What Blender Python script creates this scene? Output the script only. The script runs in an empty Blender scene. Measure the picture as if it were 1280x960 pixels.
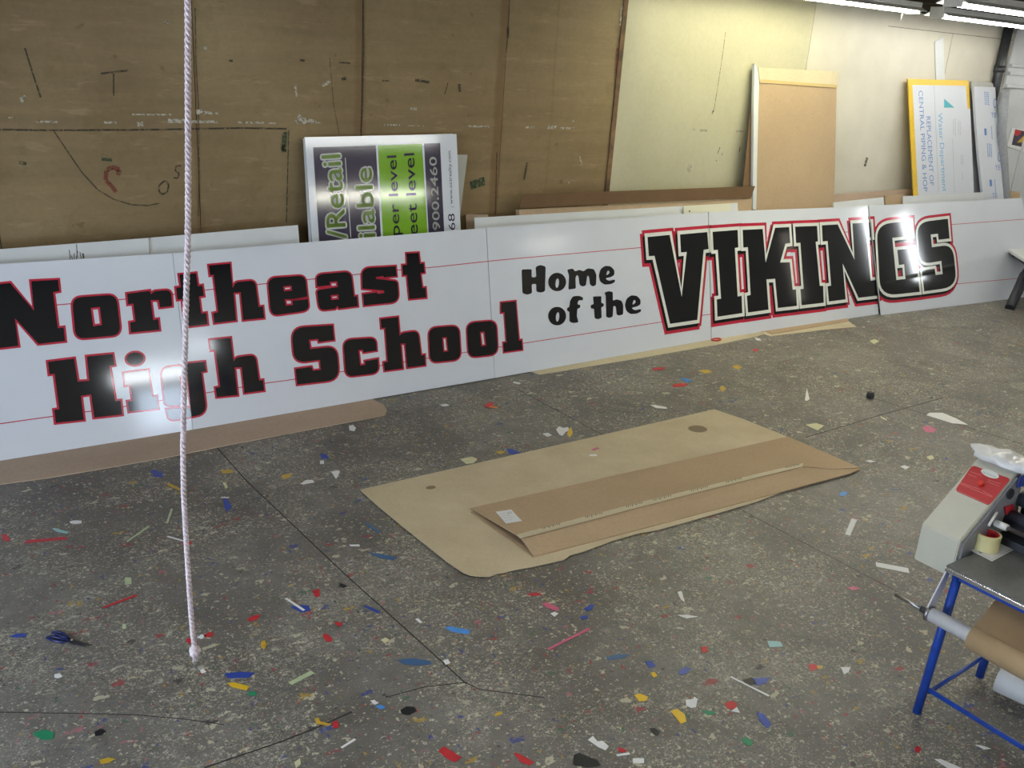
import bpy, bmesh, math, random
from mathutils import Vector, Matrix
from mathutils.geometry import tessellate_polygon
random.seed(7)
S = bpy.context.scene
COL = S.collection
V = Vector
# ------------------------------------------------------------------ camera
F = 1196.33
PSI, PITCH, ROLL, HC = math.radians(36.329), math.radians(19.592), math.radians(4.081), 2.6045
CAM = V((0, 0, HC))
fw = V((math.sin(PSI)*math.cos(PITCH), math.cos(PSI)*math.cos(PITCH), -math.sin(PITCH)))
r0 = V((math.cos(PSI), -math.sin(PSI), 0)); u0 = r0.cross(fw)
rt = math.cos(ROLL)*r0 + math.sin(ROLL)*u0
up = -math.sin(ROLL)*r0 + math.cos(ROLL)*u0
cd = bpy.data.cameras.new('camera'); cam = bpy.data.objects.new('camera', cd); COL.objects.link(cam)
cd.sensor_width = 36; cd.lens = F/1280*36; cd.clip_end = 100
m = Matrix((rt, up, -fw)).transposed().to_4x4(); m.translation = CAM; cam.matrix_world = m
S.camera = cam

def ray(x, y): return fw + (x-640)/F*rt - (y-480)/F*up
def fl(x, y, z=0.0):
    d = ray(x, y); return CAM + d*((z-HC)/d.z)
def wy(x, y, Y):
    d = ray(x, y); return CAM + d*(Y/d.y)
def wx(x, y, X):
    d = ray(x, y); return CAM + d*(X/d.x)

# ------------------------------------------------------------------ materials
class T:
    def __init__(s, name):
        s.m = bpy.data.materials.new(name); s.m.use_nodes = True
        s.n = s.m.node_tree.nodes; s.l = s.m.node_tree.links
        s.b = s.n['Principled BSDF']; s.co = s.n.new('ShaderNodeTexCoord').outputs['Object']
    def new(s, t, **k):
        n = s.n.new(t)
        for a, v in k.items(): setattr(n, a, v)
        return n
    def put(s, sock, v):
        if isinstance(v, bpy.types.NodeSocket): s.l.new(v, sock)
        elif isinstance(v, (tuple, list)): sock.default_value = tuple(v)+((1,) if len(v) == 3 and sock.type == 'RGBA' else ())
        else: sock.default_value = v
    def mapp(s, sc=(1, 1, 1), rot=(0, 0, 0), loc=(0, 0, 0), src=None):
        n = s.new('ShaderNodeMapping'); s.put(n.inputs[0], src or s.co)
        n.inputs['Scale'].default_value = sc; n.inputs['Rotation'].default_value = rot; n.inputs['Location'].default_value = loc
        return n.outputs[0]
    def noise(s, scale, detail=4, rough=.6, vec=None, out=0, dist=0):
        n = s.new('ShaderNodeTexNoise'); s.put(n.inputs['Vector'], vec or s.co)
        n.inputs['Scale'].default_value = scale; n.inputs['Detail'].default_value = detail
        n.inputs['Roughness'].default_value = rough; n.inputs['Distortion'].default_value = dist
        return n.outputs[out]
    def voro(s, scale, vec=None, rnd=1, feature='F1'):
        n = s.new('ShaderNodeTexVoronoi', feature=feature); s.put(n.inputs['Vector'], vec or s.co)
        n.inputs['Scale'].default_value = scale; n.inputs['Randomness'].default_value = rnd
        return n
    def ramp(s, v, stops, mode='LINEAR'):
        n = s.new('ShaderNodeValToRGB'); s.put(n.inputs[0], v); c = n.color_ramp; c.interpolation = mode
        while len(c.elements) < len(stops): c.elements.new(.5)
        for e, (p, q) in zip(c.elements, stops):
            e.position = p; e.color = (q, q, q, 1) if not isinstance(q, tuple) else q+(1,)
        return n.outputs[0]
    def math(s, op, a, b=0.0, clamp=False):
        n = s.new('ShaderNodeMath', operation=op, use_clamp=clamp); s.put(n.inputs[0], a); s.put(n.inputs[1], b)
        return n.outputs[0]
    def mix(s, f, a, b, mode='MIX'):
        n = s.new('ShaderNodeMix', data_type='RGBA', blend_type=mode)
        s.put(n.inputs[0], f); s.put(n.inputs[6], a); s.put(n.inputs[7], b)
        return n.outputs[2]
    def vadd(s, a, b, k=1.0):
        n = s.new('ShaderNodeVectorMath', operation='SCALE'); s.put(n.inputs[0], b); n.inputs['Scale'].default_value = k
        n2 = s.new('ShaderNodeVectorMath', operation='ADD'); s.put(n2.inputs[0], a); s.put(n2.inputs[1], n.outputs[0])
        return n2.outputs[0]
    def bump(s, h, strength=.3, dist=.01):
        n = s.new('ShaderNodeBump'); n.inputs['Strength'].default_value = strength; n.inputs['Distance'].default_value = dist
        s.put(n.inputs['Height'], h); s.l.new(n.outputs[0], s.b.inputs['Normal'])
    def set(s, **k):
        for a, v in k.items(): s.put(s.b.inputs[a.replace('_', ' ')], v)
        return s.m

def srgb(r, g, b):
    f = lambda c: (c/12.92 if c <= .04045 else ((c+.055)/1.055)**2.4)
    return tuple(f(x/255) for x in (r, g, b))

def plain(name, col, rough=.5, var=.08, scale=30, metal=0, bump=0, spec=.5):
    t = T(name); n = t.noise(scale, 4)
    f = t.ramp(n, [(.3, 1-var*2), (.7, 1+0.0)])
    c = t.mix(1.0, tuple(col), f, 'MULTIPLY')
    if bump: t.bump(n, bump, .004)
    t.b.inputs['Specular IOR Level'].default_value = spec
    return t.set(Base_Color=c, Roughness=rough, Metallic=metal)

M = {}
M['gloss_white'] = plain('white_sign_board', (.70, .73, .79), .11, .02, 3, spec=.5)
M['gloss_black'] = plain('black_vinyl', (.010, .010, .012), .075, .05, 20, spec=.6)
M['gloss_red'] = plain('red_vinyl', (.52, .03, .06), .09, .04, 20)
M['gloss_trim'] = plain('white_vinyl', (.76, .78, .72), .10, .02, 20)
M['sheet_white'] = plain('white_sheet', (.66, .68, .68), .4, .03, 5)
M['sheet_cream'] = plain('cream_sheet', (.72, .7, .56), .5, .03, 5)
M['sheet_grey'] = plain('grey_sheet', (.42, .42, .39), .5, .05, 12)
M['dark_edge'] = plain('dark_edge', (.05, .045, .05), .6, .1)
M['paper'] = plain('white_paper', (.8, .8, .8), .6, .03)
M['yellow'] = plain('yellow_paint', (.78, .5, .03), .35, .05)
M['orange'] = plain('orange_vinyl', (.75, .25, .04), .4, .05)
M['v_red'] = plain('red_scrap', (.55, .03, .04), .4, .1)
M['v_pink'] = plain('pink_scrap', (.6, .12, .22), .4, .1)
M['v_blue'] = plain('blue_scrap', (.03, .07, .38), .35, .1)
M['v_steel'] = plain('slate_blue_scrap', (.05, .13, .28), .4, .1)
M['v_yellow'] = plain('yellow_scrap', (.6, .38, .04), .4, .1)
M['v_pale'] = plain('pale_yellow_scrap', (.68, .66, .4), .45, .1)
M['v_green'] = plain('green_scrap', (.02, .25, .12), .4, .1)
M['v_lime'] = plain('pale_green_scrap', (.5, .6, .36), .4, .1)
M['v_teal'] = plain('pale_teal_scrap', (.35, .6, .62), .4, .1)
M['v_black'] = plain('black_scrap', (.015, .016, .02), .4, .1)
M['v_bb'] = plain('bright_blue_scrap', (.08, .3, .75), .4, .1)
M['green'] = plain('lime_green_print', (.2, .42, .02), .09, .03)
M['purple'] = plain('dark_purple_print', (.055, .045, .075), .09, .05)
M['lettergreen'] = plain('green_print', (.28, .45, .06), .2, .03)
M['blueprint'] = plain('blue_print', (.1, .22, .55), .3, .05)
M['skyprint'] = plain('sky_blue_print', (.12, .42, .68), .3, .05)
M['tealprint'] = plain('teal_print', (.08, .42, .5), .3, .05)
M['greyprint'] = plain('grey_print', (.3, .33, .4), .4, .05)
M['beige'] = plain('beige_enamel', (.58, .56, .46), .38, .04, 8)
M['beige_side'] = M['beige']
M['blue_paint'] = plain('blue_painted_steel', (.016, .075, .45), .35, .2, 25, bump=.1)
M['chrome'] = plain('polished_metal', (.7, .68, .66), .22, .05, 30, metal=1)
M['alu'] = plain('brushed_metal', (.78, .78, .8), .3, .04, 60, metal=.25)
M['steel'] = plain('steel', (.45, .44, .46), .3, .1, 60, metal=1)
M['tabletop'] = plain('dark_grey_tabletop', (.10, .105, .10), .45, .15, 60)
M['dkmetal'] = plain('dark_metal', (.03, .032, .04), .45, .1)
M['grey_plate'] = plain('grey_plate', (.25, .25, .27), .5, .1)
M['roller'] = plain('rubber_roller', (.045, .05, .07), .45, .1)
M['machine_red'] = plain('red_label', (.52, .035, .04), .35, .06)
M['knobred'] = plain('red_plastic', (.7, .04, .02), .3, .03)
M['tape_yellow'] = plain('yellow_tape', (.72, .64, .32), .4, .05)
M['tan_tape'] = plain('paper_tape', (.62, .54, .37), .5, .05)
M['ink'] = plain('dark_ink', (.1, .09, .08), .6, .1)
M['fixture'] = plain('white_enamel', (.78, .77, .72), .4, .06)
M['darkwood'] = plain('dark_joist_wood', (.06, .045, .03), .8, .3, 6)
M['rope'] = plain('pale_rope', (.80, .66, .68), .85, .2, 90, bump=.6)
M['handle_blue'] = plain('blue_handle', (.012, .02, .12), .3, .1)
M['pipe_dark'] = plain('dark_pipe', (.08, .085, .09), .35, .15, 15, metal=.5)
M['pipe_grey'] = plain('grey_pipe', (.35, .36, .38), .4, .1)
M['groove'] = plain('dirty_joint', (.04, .037, .034), .9, .2, 40)
M['scrape'] = plain('plaster_scrape', (.62, .56, .44), .8, .15, 40)
M['marker'] = plain('dark_marker', (.06, .052, .035), .7, .2, 40)
M['marker_red'] = plain('red_marker', (.28, .06, .04), .7, .2, 40)
M['marker_green'] = plain('green_marker', (.03, .09, .045), .7, .2, 40)
for k_ in ('marker', 'marker_red', 'marker_green', 'scrape'):
    b_ = M[k_].node_tree; tc_ = b_.nodes['Texture Coordinate']; n_ = b_.nodes.new('ShaderNodeTexNoise'); n_.inputs['Scale'].default_value = 38; n_.inputs['Detail'].default_value = 4; n_.inputs['Roughness'].default_value = .7
    r_ = b_.nodes.new('ShaderNodeValToRGB'); r_.color_ramp.elements[0].position = .36; r_.color_ramp.elements[1].position = .56
    r_.color_ramp.elements[0].color = (.1, .1, .1, 1); r_.color_ramp.elements[1].color = (.9, .9, .9, 1)
    b_.links.new(tc_.outputs['Object'], n_.inputs[0]); b_.links.new(n_.outputs[0], r_.inputs[0]); b_.links.new(r_.outputs[0], b_.nodes['Principled BSDF'].inputs['Alpha'])
M['plastic'] = plain('white_plastic_bag', (.74, .73, .72), .25, .05, 14, bump=.3)

def board(name, col, rough=.75, dark=.3, corr=True):
    t = T(name)
    n = t.noise(1.6, 5, .6); n2 = t.noise(60, 3, .6)
    st = t.noise(1.0, 3, .6, t.mapp((240, 4, 4)))
    f = t.ramp(n, [(.3, 1-dark), (.65, 1.0)])
    f2 = t.ramp(n2, [(.3, .93), (.7, 1.05)])
    c = t.mix(1.0, t.mix(1.0, tuple(col), f, 'MULTIPLY'), f2, 'MULTIPLY')
    t.bump(st if corr else n2, .12, .003)
    t.b.inputs['Specular IOR Level'].default_value = .2
    return t.set(Base_Color=c, Roughness=rough)
M['card'] = board('cardboard', srgb(182, 158, 128), dark=.1)
M['card_light'] = board('kraft_card', srgb(208, 196, 166), dark=.16)
M['card_shaded'] = board('shaded_brown_cardboard', srgb(122, 96, 70), dark=.2)  # darker brown with shade put into the colour
M['card_pink'] = board('pinkish_cardboard', srgb(186, 164, 144), dark=.12)
M['kraft'] = plain('kraft_paper', srgb(188, 160, 122), .35, .08, 8)

def stained_sheet():
    t = T('stained_cardboard')
    n = t.noise(1.8, 5, .65); n2 = t.noise(70, 3)
    c = t.mix(t.ramp(n, [(.35, 0.0), (.7, 1.0)]), srgb(190, 174, 144), srgb(208, 194, 164))
    c = t.mix(1.0, c, t.ramp(n2, [(.3, .94), (.7, 1.04)]), 'MULTIPLY')
    for (px, py, a, b) in ((872, 537, .085, .07), (539, 611, .035, .025)):
        p = fl(px, py); mp = t.mapp((1/a, 1/b, 0), loc=(-p.x/a, -p.y/b, 0))
        ln = t.new('ShaderNodeVectorMath', operation='LENGTH'); t.put(ln.inputs[0], t.vadd(mp, t.noise(20, 3, out=1), .25))
        k = t.ramp(ln.outputs['Value'], [(.85, .75), (1.15, 0.0)])
        c = t.mix(k, c, srgb(98, 84, 62))
    t.bump(n2, .15, .003); t.b.inputs['Specular IOR Level'].default_value = .2
    return t.set(Base_Color=c, Roughness=.75)
M['stained'] = stained_sheet()

def floor_mat():
    t = T('paint_spattered_concrete')
    # rotated so that trodden flecks run a little along the room
    v0 = t.mapp((1, 1, 1), (0, 0, .5))
    big = t.noise(.9, 5, .6, v0)
    mid = t.noise(6, 5, .65, v0)
    c = t.mix(t.ramp(big, [(.35, 0.0), (.68, 1.0)]), srgb(94, 91, 86), srgb(130, 127, 121))
    c = t.mix(t.ramp(mid, [(.35, .55), (.6, 0.0)]), c, srgb(82, 77, 71))
    warp = t.vadd(v0, t.noise(11, 3, out=1), .09)
    patch = t.noise(1.7, 5, .7, v0, dist=.6)
    pmask = t.ramp(patch, [(.44, 0.0), (.58, 1.0)])
    # pale crumbs and flakes: clumped, of many sizes
    f1 = t.noise(70, 4, .75, warp)
    k1 = t.ramp(f1, [(.53, 0.0), (.585, .85)])
    c = t.mix(t.math('MULTIPLY', k1, t.math('ADD', t.math('MULTIPLY', pmask, .75), .06)), c, srgb(176, 171, 154))
    for sc, base_, rmax in ((26, .10, .30), (55, .16, .34), (110, .22, .34)):
        w = t.vadd(t.mapp((1, 1.5, 1), (0, 0, sc*.17)), t.noise(sc*2.5, 3, .65, out=1), 1.7/sc)
        vo = t.voro(sc, w); sep = t.new('ShaderNodeSeparateColor'); t.put(sep.inputs[0], vo.outputs['Color'])
        share = t.math('MULTIPLY_ADD', pmask, .38); share.node.inputs[2].default_value = base_
        on = t.math('LESS_THAN', sep.outputs[0], share)
        inside = t.math('LESS_THAN', vo.outputs['Distance'], t.math('MULTIPLY', sep.outputs[2], rmax))
        tone = t.mix(sep.outputs[1], srgb(164, 160, 146), srgb(212, 205, 180))
        c = t.mix(t.math('MULTIPLY', t.math('MULTIPLY', on, inside), .85), c, tone)
    f3 = t.noise(13, 6, .75, t.mapp((1, 1.7, 1), (0, 0, .2)), dist=.8)
    k3 = t.ramp(f3, [(.60, 0.0), (.625, .75)])
    c = t.mix(t.math('MULTIPLY', k3, t.math('ADD', pmask, .2)), c, srgb(182, 178, 160))
    dk = t.ramp(t.noise(45, 3, .6, v0), [(.62, 0.0), (.68, .6)])
    c = t.mix(dk, c, srgb(52, 50, 48))
    # colour chips: three sizes of voronoi cells, a share of the cells carry a chip
    for sc, share, thr, sq in ((9, .34, .26, (1, 1.9, 1)), (20, .42, .25, (1.7, 1, 1)), (42, .36, .26, (1, 1.3, 1))):
        w = t.vadd(t.mapp(sq, (0, 0, sc*.3)), t.noise(sc*2.2, 3, .6, out=1), 1.5/sc)
        vo = t.voro(sc, w)
        sep = t.new('ShaderNodeSeparateColor'); t.put(sep.inputs[0], vo.outputs['Color'])
        on = t.math('LESS_THAN', sep.outputs[0], share)
        rad = t.math('MULTIPLY_ADD', sep.outputs[2], thr); rad.node.inputs[2].default_value = .04
        inside = t.math('LESS_THAN', vo.outputs['Distance'], rad)
        hue = t.ramp(sep.outputs[1], [(0, srgb(196, 190, 164)), (.30, srgb(150, 52, 56)), (.45, srgb(50, 66, 132)), (.60, srgb(178, 172, 150)),
                                     (.72, srgb(176, 144, 50)), (.82, srgb(52, 98, 72)), (.88, srgb(44, 44, 48)), (.94, srgb(168, 104, 112))], 'CONSTANT')
        k = t.math('MULTIPLY', on, inside)
        k = t.math('MULTIPLY', k, .75)
        c = t.mix(k, c, hue)
    t.bump(t.noise(40, 4, .6), .25, .004)
    t.b.inputs['Specular IOR Level'].default_value = .4
    return t.set(Base_Color=c, Roughness=t.ramp(mid, [(.3, .42), (.7, .6)]))
M['floor'] = floor_mat()

def plywood():
    t = T('worn_brown_hardboard')
    gr = t.noise(1.0, 5, .65, t.mapp((1.2, 1, 14)))
    bl = t.noise(.8, 5, .6)
    fine = t.noise(26, 4, .7)
    c = t.mix(t.ramp(bl, [(.3, 0.0), (.7, 1.0)]), srgb(126, 106, 74), srgb(157, 136, 100))
    c = t.mix(1.0, c, t.ramp(gr, [(.3, .86), (.7, 1.06)]), 'MULTIPLY')
    c = t.mix(1.0, c, t.ramp(fine, [(.3, .93), (.7, 1.04)]), 'MULTIPLY')
    sx = t.new('ShaderNodeSeparateXYZ'); t.put(sx.inputs[0], t.vadd(t.co, t.noise(1.5, 4, .7, t.mapp((3, 1, .6)), out=1), .10))
    for x0, wd, kk in ((4.655, .055, .55), (3.40, .05, .5), (2.17, .03, .35), (5.20, .02, .2)):
        dd = t.math('ABSOLUTE', t.math('SUBTRACT', sx.outputs[0], x0))
        c = t.mix(t.ramp(t.math('DIVIDE', dd, wd), [(.5, kk), (1.0, 0.0)]), c, srgb(112, 82, 50))
    c = t.mix(t.ramp(t.noise(3.2, 5, .7), [(.5, 0.0), (.66, .45)]), c, srgb(112, 94, 58))
    c = t.mix(t.ramp(t.noise(5.5, 4, .7, t.mapp((.6, 1, 2.4))), [(.58, 0.0), (.7, .35)]), c, srgb(176, 152, 120))
    sp = t.ramp(t.noise(9, 3, .5), [(.7, 0.0), (.73, .4)])
    c = t.mix(sp, c, srgb(96, 74, 50))
    t.b.inputs['Specular IOR Level'].default_value = .3
    return t.set(Base_Color=c, Roughness=.55)
M['ply'] = plywood()
M['batten'] = plain('worn_batten', srgb(128, 98, 66), .7, .35, 9)
def cream_wall():
    t = T('cream_painted_board')
    bl = t.noise(1.1, 4, .6); fine = t.noise(30, 3)
    c = t.mix(t.ramp(bl, [(.3, 0.0), (.7, 1.0)]), srgb(176, 173, 146), srgb(190, 186, 160))
    c = t.mix(1.0, c, t.ramp(fine, [(.3, .96), (.7, 1.03)]), 'MULTIPLY')
    return t.set(Base_Color=c, Roughness=.45)
M['cream'] = cream_wall()
M['cream_pale'] = plain('pale_painted_board', srgb(208, 203, 188), .45, .05, 3)
M['wall_plain'] = plain('pale_wall', (.5, .48, .42), .7, .1, 2)
M['door_white'] = plain('pale_door_paint', (.62, .64, .66), .5, .05, 4)

def emis(name, col, st):
    t = T(name); t.b.inputs['Emission Strength'].default_value = st
    return t.set(Base_Color=(.8, .8, .8), Emission_Color=col, Roughness=.5)
M['tube'] = emis('fluorescent_tube', (1, .98, .88), 52)
M['tube_hot'] = emis('bright_fluorescent_tube', (1, .98, .84), 120)
M['tube_y'] = emis('warm_fluorescent_tube', (1, .95, .60), 75)
M['daylight'] = emis('daylit_pane', (.70, .83, 1), 18)
M['daylight_dim'] = emis('dim_pane', (.95, .85, .75), 3)
M['daylight_hot'] = emis('daylit_door_gap', (.9, .95, 1), 36)

# ------------------------------------------------------------------ mesh helpers
def link(name, bm, mats, parent=None, smooth=False):
    me = bpy.data.meshes.new(name); bm.normal_update(); bm.to_mesh(me); bm.free()
    for k in (mats if isinstance(mats, (list, tuple)) else [mats]): me.materials.append(M[k] if isinstance(k, str) else k)
    if smooth:
        for p in me.polygons: p.use_smooth = True
    o = bpy.data.objects.new(name, me); COL.objects.link(o)
    if parent: o.parent = parent
    return o
def tag(o, label, cat, group=None):
    o['label'] = label; o['category'] = cat
    if group: o['group'] = group
    return o
def thing(name, label, cat, loc=(0, 0, 0), group=None):
    o = bpy.data.objects.new(name, None); COL.objects.link(o); o.location = loc; o.empty_display_size = .1
    return tag(o, label, cat, group)
def struct(o): o['kind'] = 'structure'; return o
def base_of(root, objs):
    """move children so that the root's location (its base) does not shift them"""
    for o in objs: o.matrix_parent_inverse = Matrix.Translation(-V(root.location))
def adopt(root, *objs):
    for o in objs:
        o.parent = root; o.matrix_parent_inverse = Matrix.Translation(-V(root.location))
    return objs[0]

def box(bm, a, b, mi=0, bev=0):
    a, b = V(a), V(b)
    vs = [bm.verts.new((x, y, z)) for x in (a.x, b.x) for y in (a.y, b.y) for z in (a.z, b.z)]
    fs = [bm.faces.new([vs[i] for i in q]) for q in ((0, 1, 3, 2), (4, 6, 7, 5), (0, 4, 5, 1), (2, 3, 7, 6), (0, 2, 6, 4), (1, 5, 7, 3))]
    for f in fs: f.material_index = mi
    if bev:
        es = list({e for f in fs for e in f.edges})
        bmesh.ops.bevel(bm, geom=es, offset=bev, segments=2, affect='EDGES', profile=.5)
    return vs
def prism(bm, pts, off, mi=0):
    """polygon pts (3D list) extruded by vector off"""
    a = [bm.verts.new(p) for p in pts]; b = [bm.verts.new(V(p)+off) for p in pts]
    n = len(pts)
    tri = tessellate_polygon([[V(p) for p in pts]])
    for t_ in tri:
        for L, q in ((a, t_), (b, t_[::-1])):
            try: bm.faces.new([L[i] for i in q]).material_index = mi
            except ValueError: pass
    for i in range(n):
        try: bm.faces.new((a[i], b[i], b[(i+1) % n], a[(i+1) % n])).material_index = mi
        except ValueError: pass
    bmesh.ops.recalc_face_normals(bm, faces=bm.faces)
def tube(bm, pts, r, n=10, mi=0, caps=True, radii=None):
    pts = [V(p) for p in pts]; rings = []
    prev = None
    for i, p in enumerate(pts):
        d = (pts[min(i+1, len(pts)-1)] - pts[max(i-1, 0)]).normalized()
        ref = prev if prev is not None else (V((0, 0, 1)) if abs(d.z) < .9 else V((1, 0, 0)))
        a = (ref - d*ref.dot(d)).normalized(); b = d.cross(a); prev = a
        rr = radii[i] if radii else r
        rings.append([bm.verts.new(p + (a*math.cos(2*math.pi*k/n) + b*math.sin(2*math.pi*k/n))*rr) for k in range(n)])
    for R0, R1 in zip(rings, rings[1:]):
        for k in range(n):
            f = bm.faces.new((R0[k], R0[(k+1) % n], R1[(k+1) % n], R1[k])); f.material_index = mi; f.smooth = True
    if caps:
        bm.faces.new(rings[0][::-1]).material_index = mi; bm.faces.new(rings[-1]).material_index = mi
def B(): return bmesh.new()

# ---- flat plane frame: maps photo-traced outlines on a real plane, then 2D work happens in metres on that plane
class Plane:
    def __init__(s, o, ax, by):
        s.o = V(o); s.ax = V(ax).normalized(); b = V(by); b = b - s.ax*b.dot(s.ax); s.by = b.normalized()
        s.n = s.ax.cross(s.by)
        if s.n.dot(CAM-s.o) < 0: s.n = -s.n
    def px(s, x, y):
        d = ray(x, y); t = (s.o-CAM).dot(s.n)/d.dot(s.n); P = CAM+d*t - s.o
        return (P.dot(s.ax), P.dot(s.by))
    def at(s, ab, off=0.0): return s.o + s.ax*ab[0] + s.by*ab[1] + s.n*off

def rounded(pts, seg=6, default=0):
    out = []; n = len(pts)
    for i, p in enumerate(pts):
        r = p[2] if len(p) > 2 else default
        if not r: out.append((p[0], p[1])); continue
        a, c, b = V(pts[i-1][:2]), V(p[:2]), V(pts[(i+1) % n][:2])
        da, db = (a-c), (b-c)
        ra, rb = min(r, da.length*.48), min(r, db.length*.48)
        A, Bp = c+da.normalized()*ra, c+db.normalized()*rb
        for k in range(seg+1):
            t = k/seg; q = A*(1-t)**2*1.0 + c*2*t*(1-t) + Bp*t*t
            out.append((q.x, q.y))
    return out
def ell(cx, cy, rx, ry, n=20, rot=0):
    c, s_ = math.cos(rot), math.sin(rot)
    return [(cx+rx*math.cos(a)*c-ry*math.sin(a)*s_, cy+rx*math.cos(a)*s_+ry*math.sin(a)*c) for a in (2*math.pi*k/n for k in range(n))]
def area2(p): return sum(p[i-1][0]*p[i][1]-p[i][0]*p[i-1][1] for i in range(len(p)))

def fill(bm, pl, loops, off, shift=(0, 0)):
    L = [[V((x+shift[0], y+shift[1], 0)) for x, y in lp] for lp in loops]
    flat = [p for lp in L for p in lp]; vs = [bm.verts.new(pl.at(p, off)) for p in flat]
    for t_ in tessellate_polygon(L):
        a, b, c = (vs[i] for i in t_)
        nn = (b.co-a.co).cross(c.co-a.co)
        try: bm.faces.new((a, b, c) if nn.dot(pl.n) > 0 else (a, c, b))
        except ValueError: pass
def ring(bm, pl, lp, w, off, outward, shift=(0, 0)):
    """strip of width w along a closed outline, mitred"""
    n = len(lp); sgn = (1 if area2(lp) > 0 else -1)*(1 if outward else -1)
    P = [V((p[0]+shift[0], p[1]+shift[1])) for p in lp]; Q = []
    for i in range(n):
        d1 = (P[i]-P[i-1]); d2 = (P[(i+1) % n]-P[i])
        d1 = d1.normalized() if d1.length > 1e-9 else V((1, 0)); d2 = d2.normalized() if d2.length > 1e-9 else d1
        n1, n2 = V((d1.y, -d1.x))*sgn, V((d2.y, -d2.x))*sgn
        b = n1+n2
        if b.length < 1e-3: b = n1
        b.normalize(); k = max(b.dot(n1), .42)
        Q.append(P[i]+b*(w/k))
    a = [bm.verts.new(pl.at(p, off)) for p in P]; q = [bm.verts.new(pl.at(p, off)) for p in Q]
    for i in range(n):
        j = (i+1) % n
        f1 = (a[i], a[j], q[j], q[i])
        # split quads into triangles so crossed strips still fill
        for tr in ((f1[0], f1[1], f1[2]), (f1[0], f1[2], f1[3])):
            nn = (tr[1].co-tr[0].co).cross(tr[2].co-tr[0].co)
            if nn.length < 1e-12: continue
            try: bm.faces.new(tr if nn.dot(pl.n) > 0 else (tr[0], tr[2], tr[1]))
            except ValueError: pass
def ribbon(bm, pl, pts, w, off):
    for a, b in zip(pts, pts[1:]):
        a, b = V(a), V(b); d = (b-a).normalized(); nn = V((-d.y, d.x))*w/2
        vs = [bm.verts.new(pl.at(p, off)) for p in (a-nn, b-nn, b+nn, a+nn)]
        f = bm.faces.new(vs); f.normal_update()
        if f.normal.dot(pl.n) < 0: f.normal_flip()
def clip(bm, pl, a, b, keep):
    """cut away everything on the far side of the line a-b of the plane; keep = a point to keep"""
    a3, b3 = pl.at(a), pl.at(b); nn = (b3-a3).cross(pl.n).normalized()
    if (pl.at(keep)-a3).dot(nn) > 0: nn = -nn
    bmesh.ops.bisect_plane(bm, geom=bm.verts[:]+bm.edges[:]+bm.faces[:], plane_co=a3, plane_no=nn, clear_outer=True, dist=1e-6)

# ---- text from the built-in font, as flat 2D meshes
_tc = {}
def text2d(s):
    if s in _tc: return _tc[s]
    cu = bpy.data.curves.new('t', 'FONT'); cu.body = s; cu.size = 1; cu.resolution_u = 3
    o = bpy.data.objects.new('t', cu); COL.objects.link(o)
    dg = bpy.context.evaluated_depsgraph_get(); me = bpy.data.meshes.new_from_object(o.evaluated_get(dg))
    vs = [(v.co.x, v.co.y) for v in me.vertices]; fs = [tuple(p.vertices) for p in me.polygons]
    bpy.data.objects.remove(o); bpy.data.curves.remove(cu); bpy.data.meshes.remove(me)
    _tc[s] = (vs, fs, min(v[0] for v in vs), max(v[0] for v in vs)); return _tc[s]
def text_px(bm, pl, s, p0, p1, upv, off, tr=None, grow=0):
    """write s with its baseline from photo point p0 to p1, cap height upv (photo vector), on plane pl"""
    vs, fs, x0, x1 = text2d(s); tr = tr or (lambda x, y: (x, y))
    out = []
    for x, y in vs:
        k = (x-x0)/(x1-x0); q = (p0[0]+(p1[0]-p0[0])*k+upv[0]*y/.7, p0[1]+(p1[1]-p0[1])*k+upv[1]*y/.7)
        out.append(pl.px(*tr(*q)))
    shifts = [(0, 0)] if not grow else [(grow*math.cos(a), grow*math.sin(a)) for a in (k*math.pi/4 for k in range(8))]
    for sx, sy in shifts:
        bv = [bm.verts.new(pl.at((a+sx, b+sy), off)) for a, b in out]
        for f in fs:
            try:
                g = bm.faces.new([bv[i] for i in f]); g.normal_update()
                if g.normal.dot(pl.n) < 0: g.normal_flip()
            except ValueError: pass
def faint_print(bm, pl, p0, p1, hv, n, w, off):
    """a row of small strokes for print too small to read in the photo"""
    for k in range(n):
        a = (p0[0]+(p1[0]-p0[0])*k/(n-1), p0[1]+(p1[1]-p0[1])*k/(n-1)); f = .7+.3*math.sin(k*2.7)
        ribbon(bm, pl, [pl.px(*a), pl.px(a[0]+hv[0]*f, a[1]+hv[1]*f)], w, off)
def reg(x0, y0, s): return lambda x, y: (x0+x/s, y0+y/s)

# ------------------------------------------------------------------ room shell
YW, XR, XL, YB, ZC = 6.72, 14.5, -3.2, -5.2, 3.35
bm = B(); box(bm, (XL-.2, YB-.2, -.15), (XR+.2, YW+.2, 0)); floor = struct(link('floor', bm, 'floor'))
def on_floor_line(bm, pts, w, z=.0008):
    P = [fl(*p) for p in pts]
    for a, b in zip(P, P[1:]):
        d = (b-a).normalized(); n = V((-d.y, d.x, 0))*w/2
        n *= .72; vs = [bm.verts.new(V((q.x, q.y, z))) for q in (a-n, b-n, b+n, a+n)]
        f = bm.faces.new(vs); f.normal_update()
        if f.normal.z < 0: f.normal_flip()
bm = B()
for L, w in (([(268, 556), (307, 600), (428, 715), (583, 855)], .010), ([(-20, 890), (100, 892), (175, 894), (230, 899), (280, 906)], .007),
          ([(255, 960), (320, 938), (352, 927), (395, 910), (440, 890)], .012), ([(482, 872), (530, 859), (582, 853), (600, 862), (680, 872)], .008),
          ([(647, 487), (750, 542), (935, 642), (1122, 740)], .009), ([(1007, 547), (1100, 519), (1180, 497)], .012),
          ([(1090, 497), (1150, 516), (1215, 536), (1280, 556)], .012)):
    on_floor_line(bm, L, w)
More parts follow.
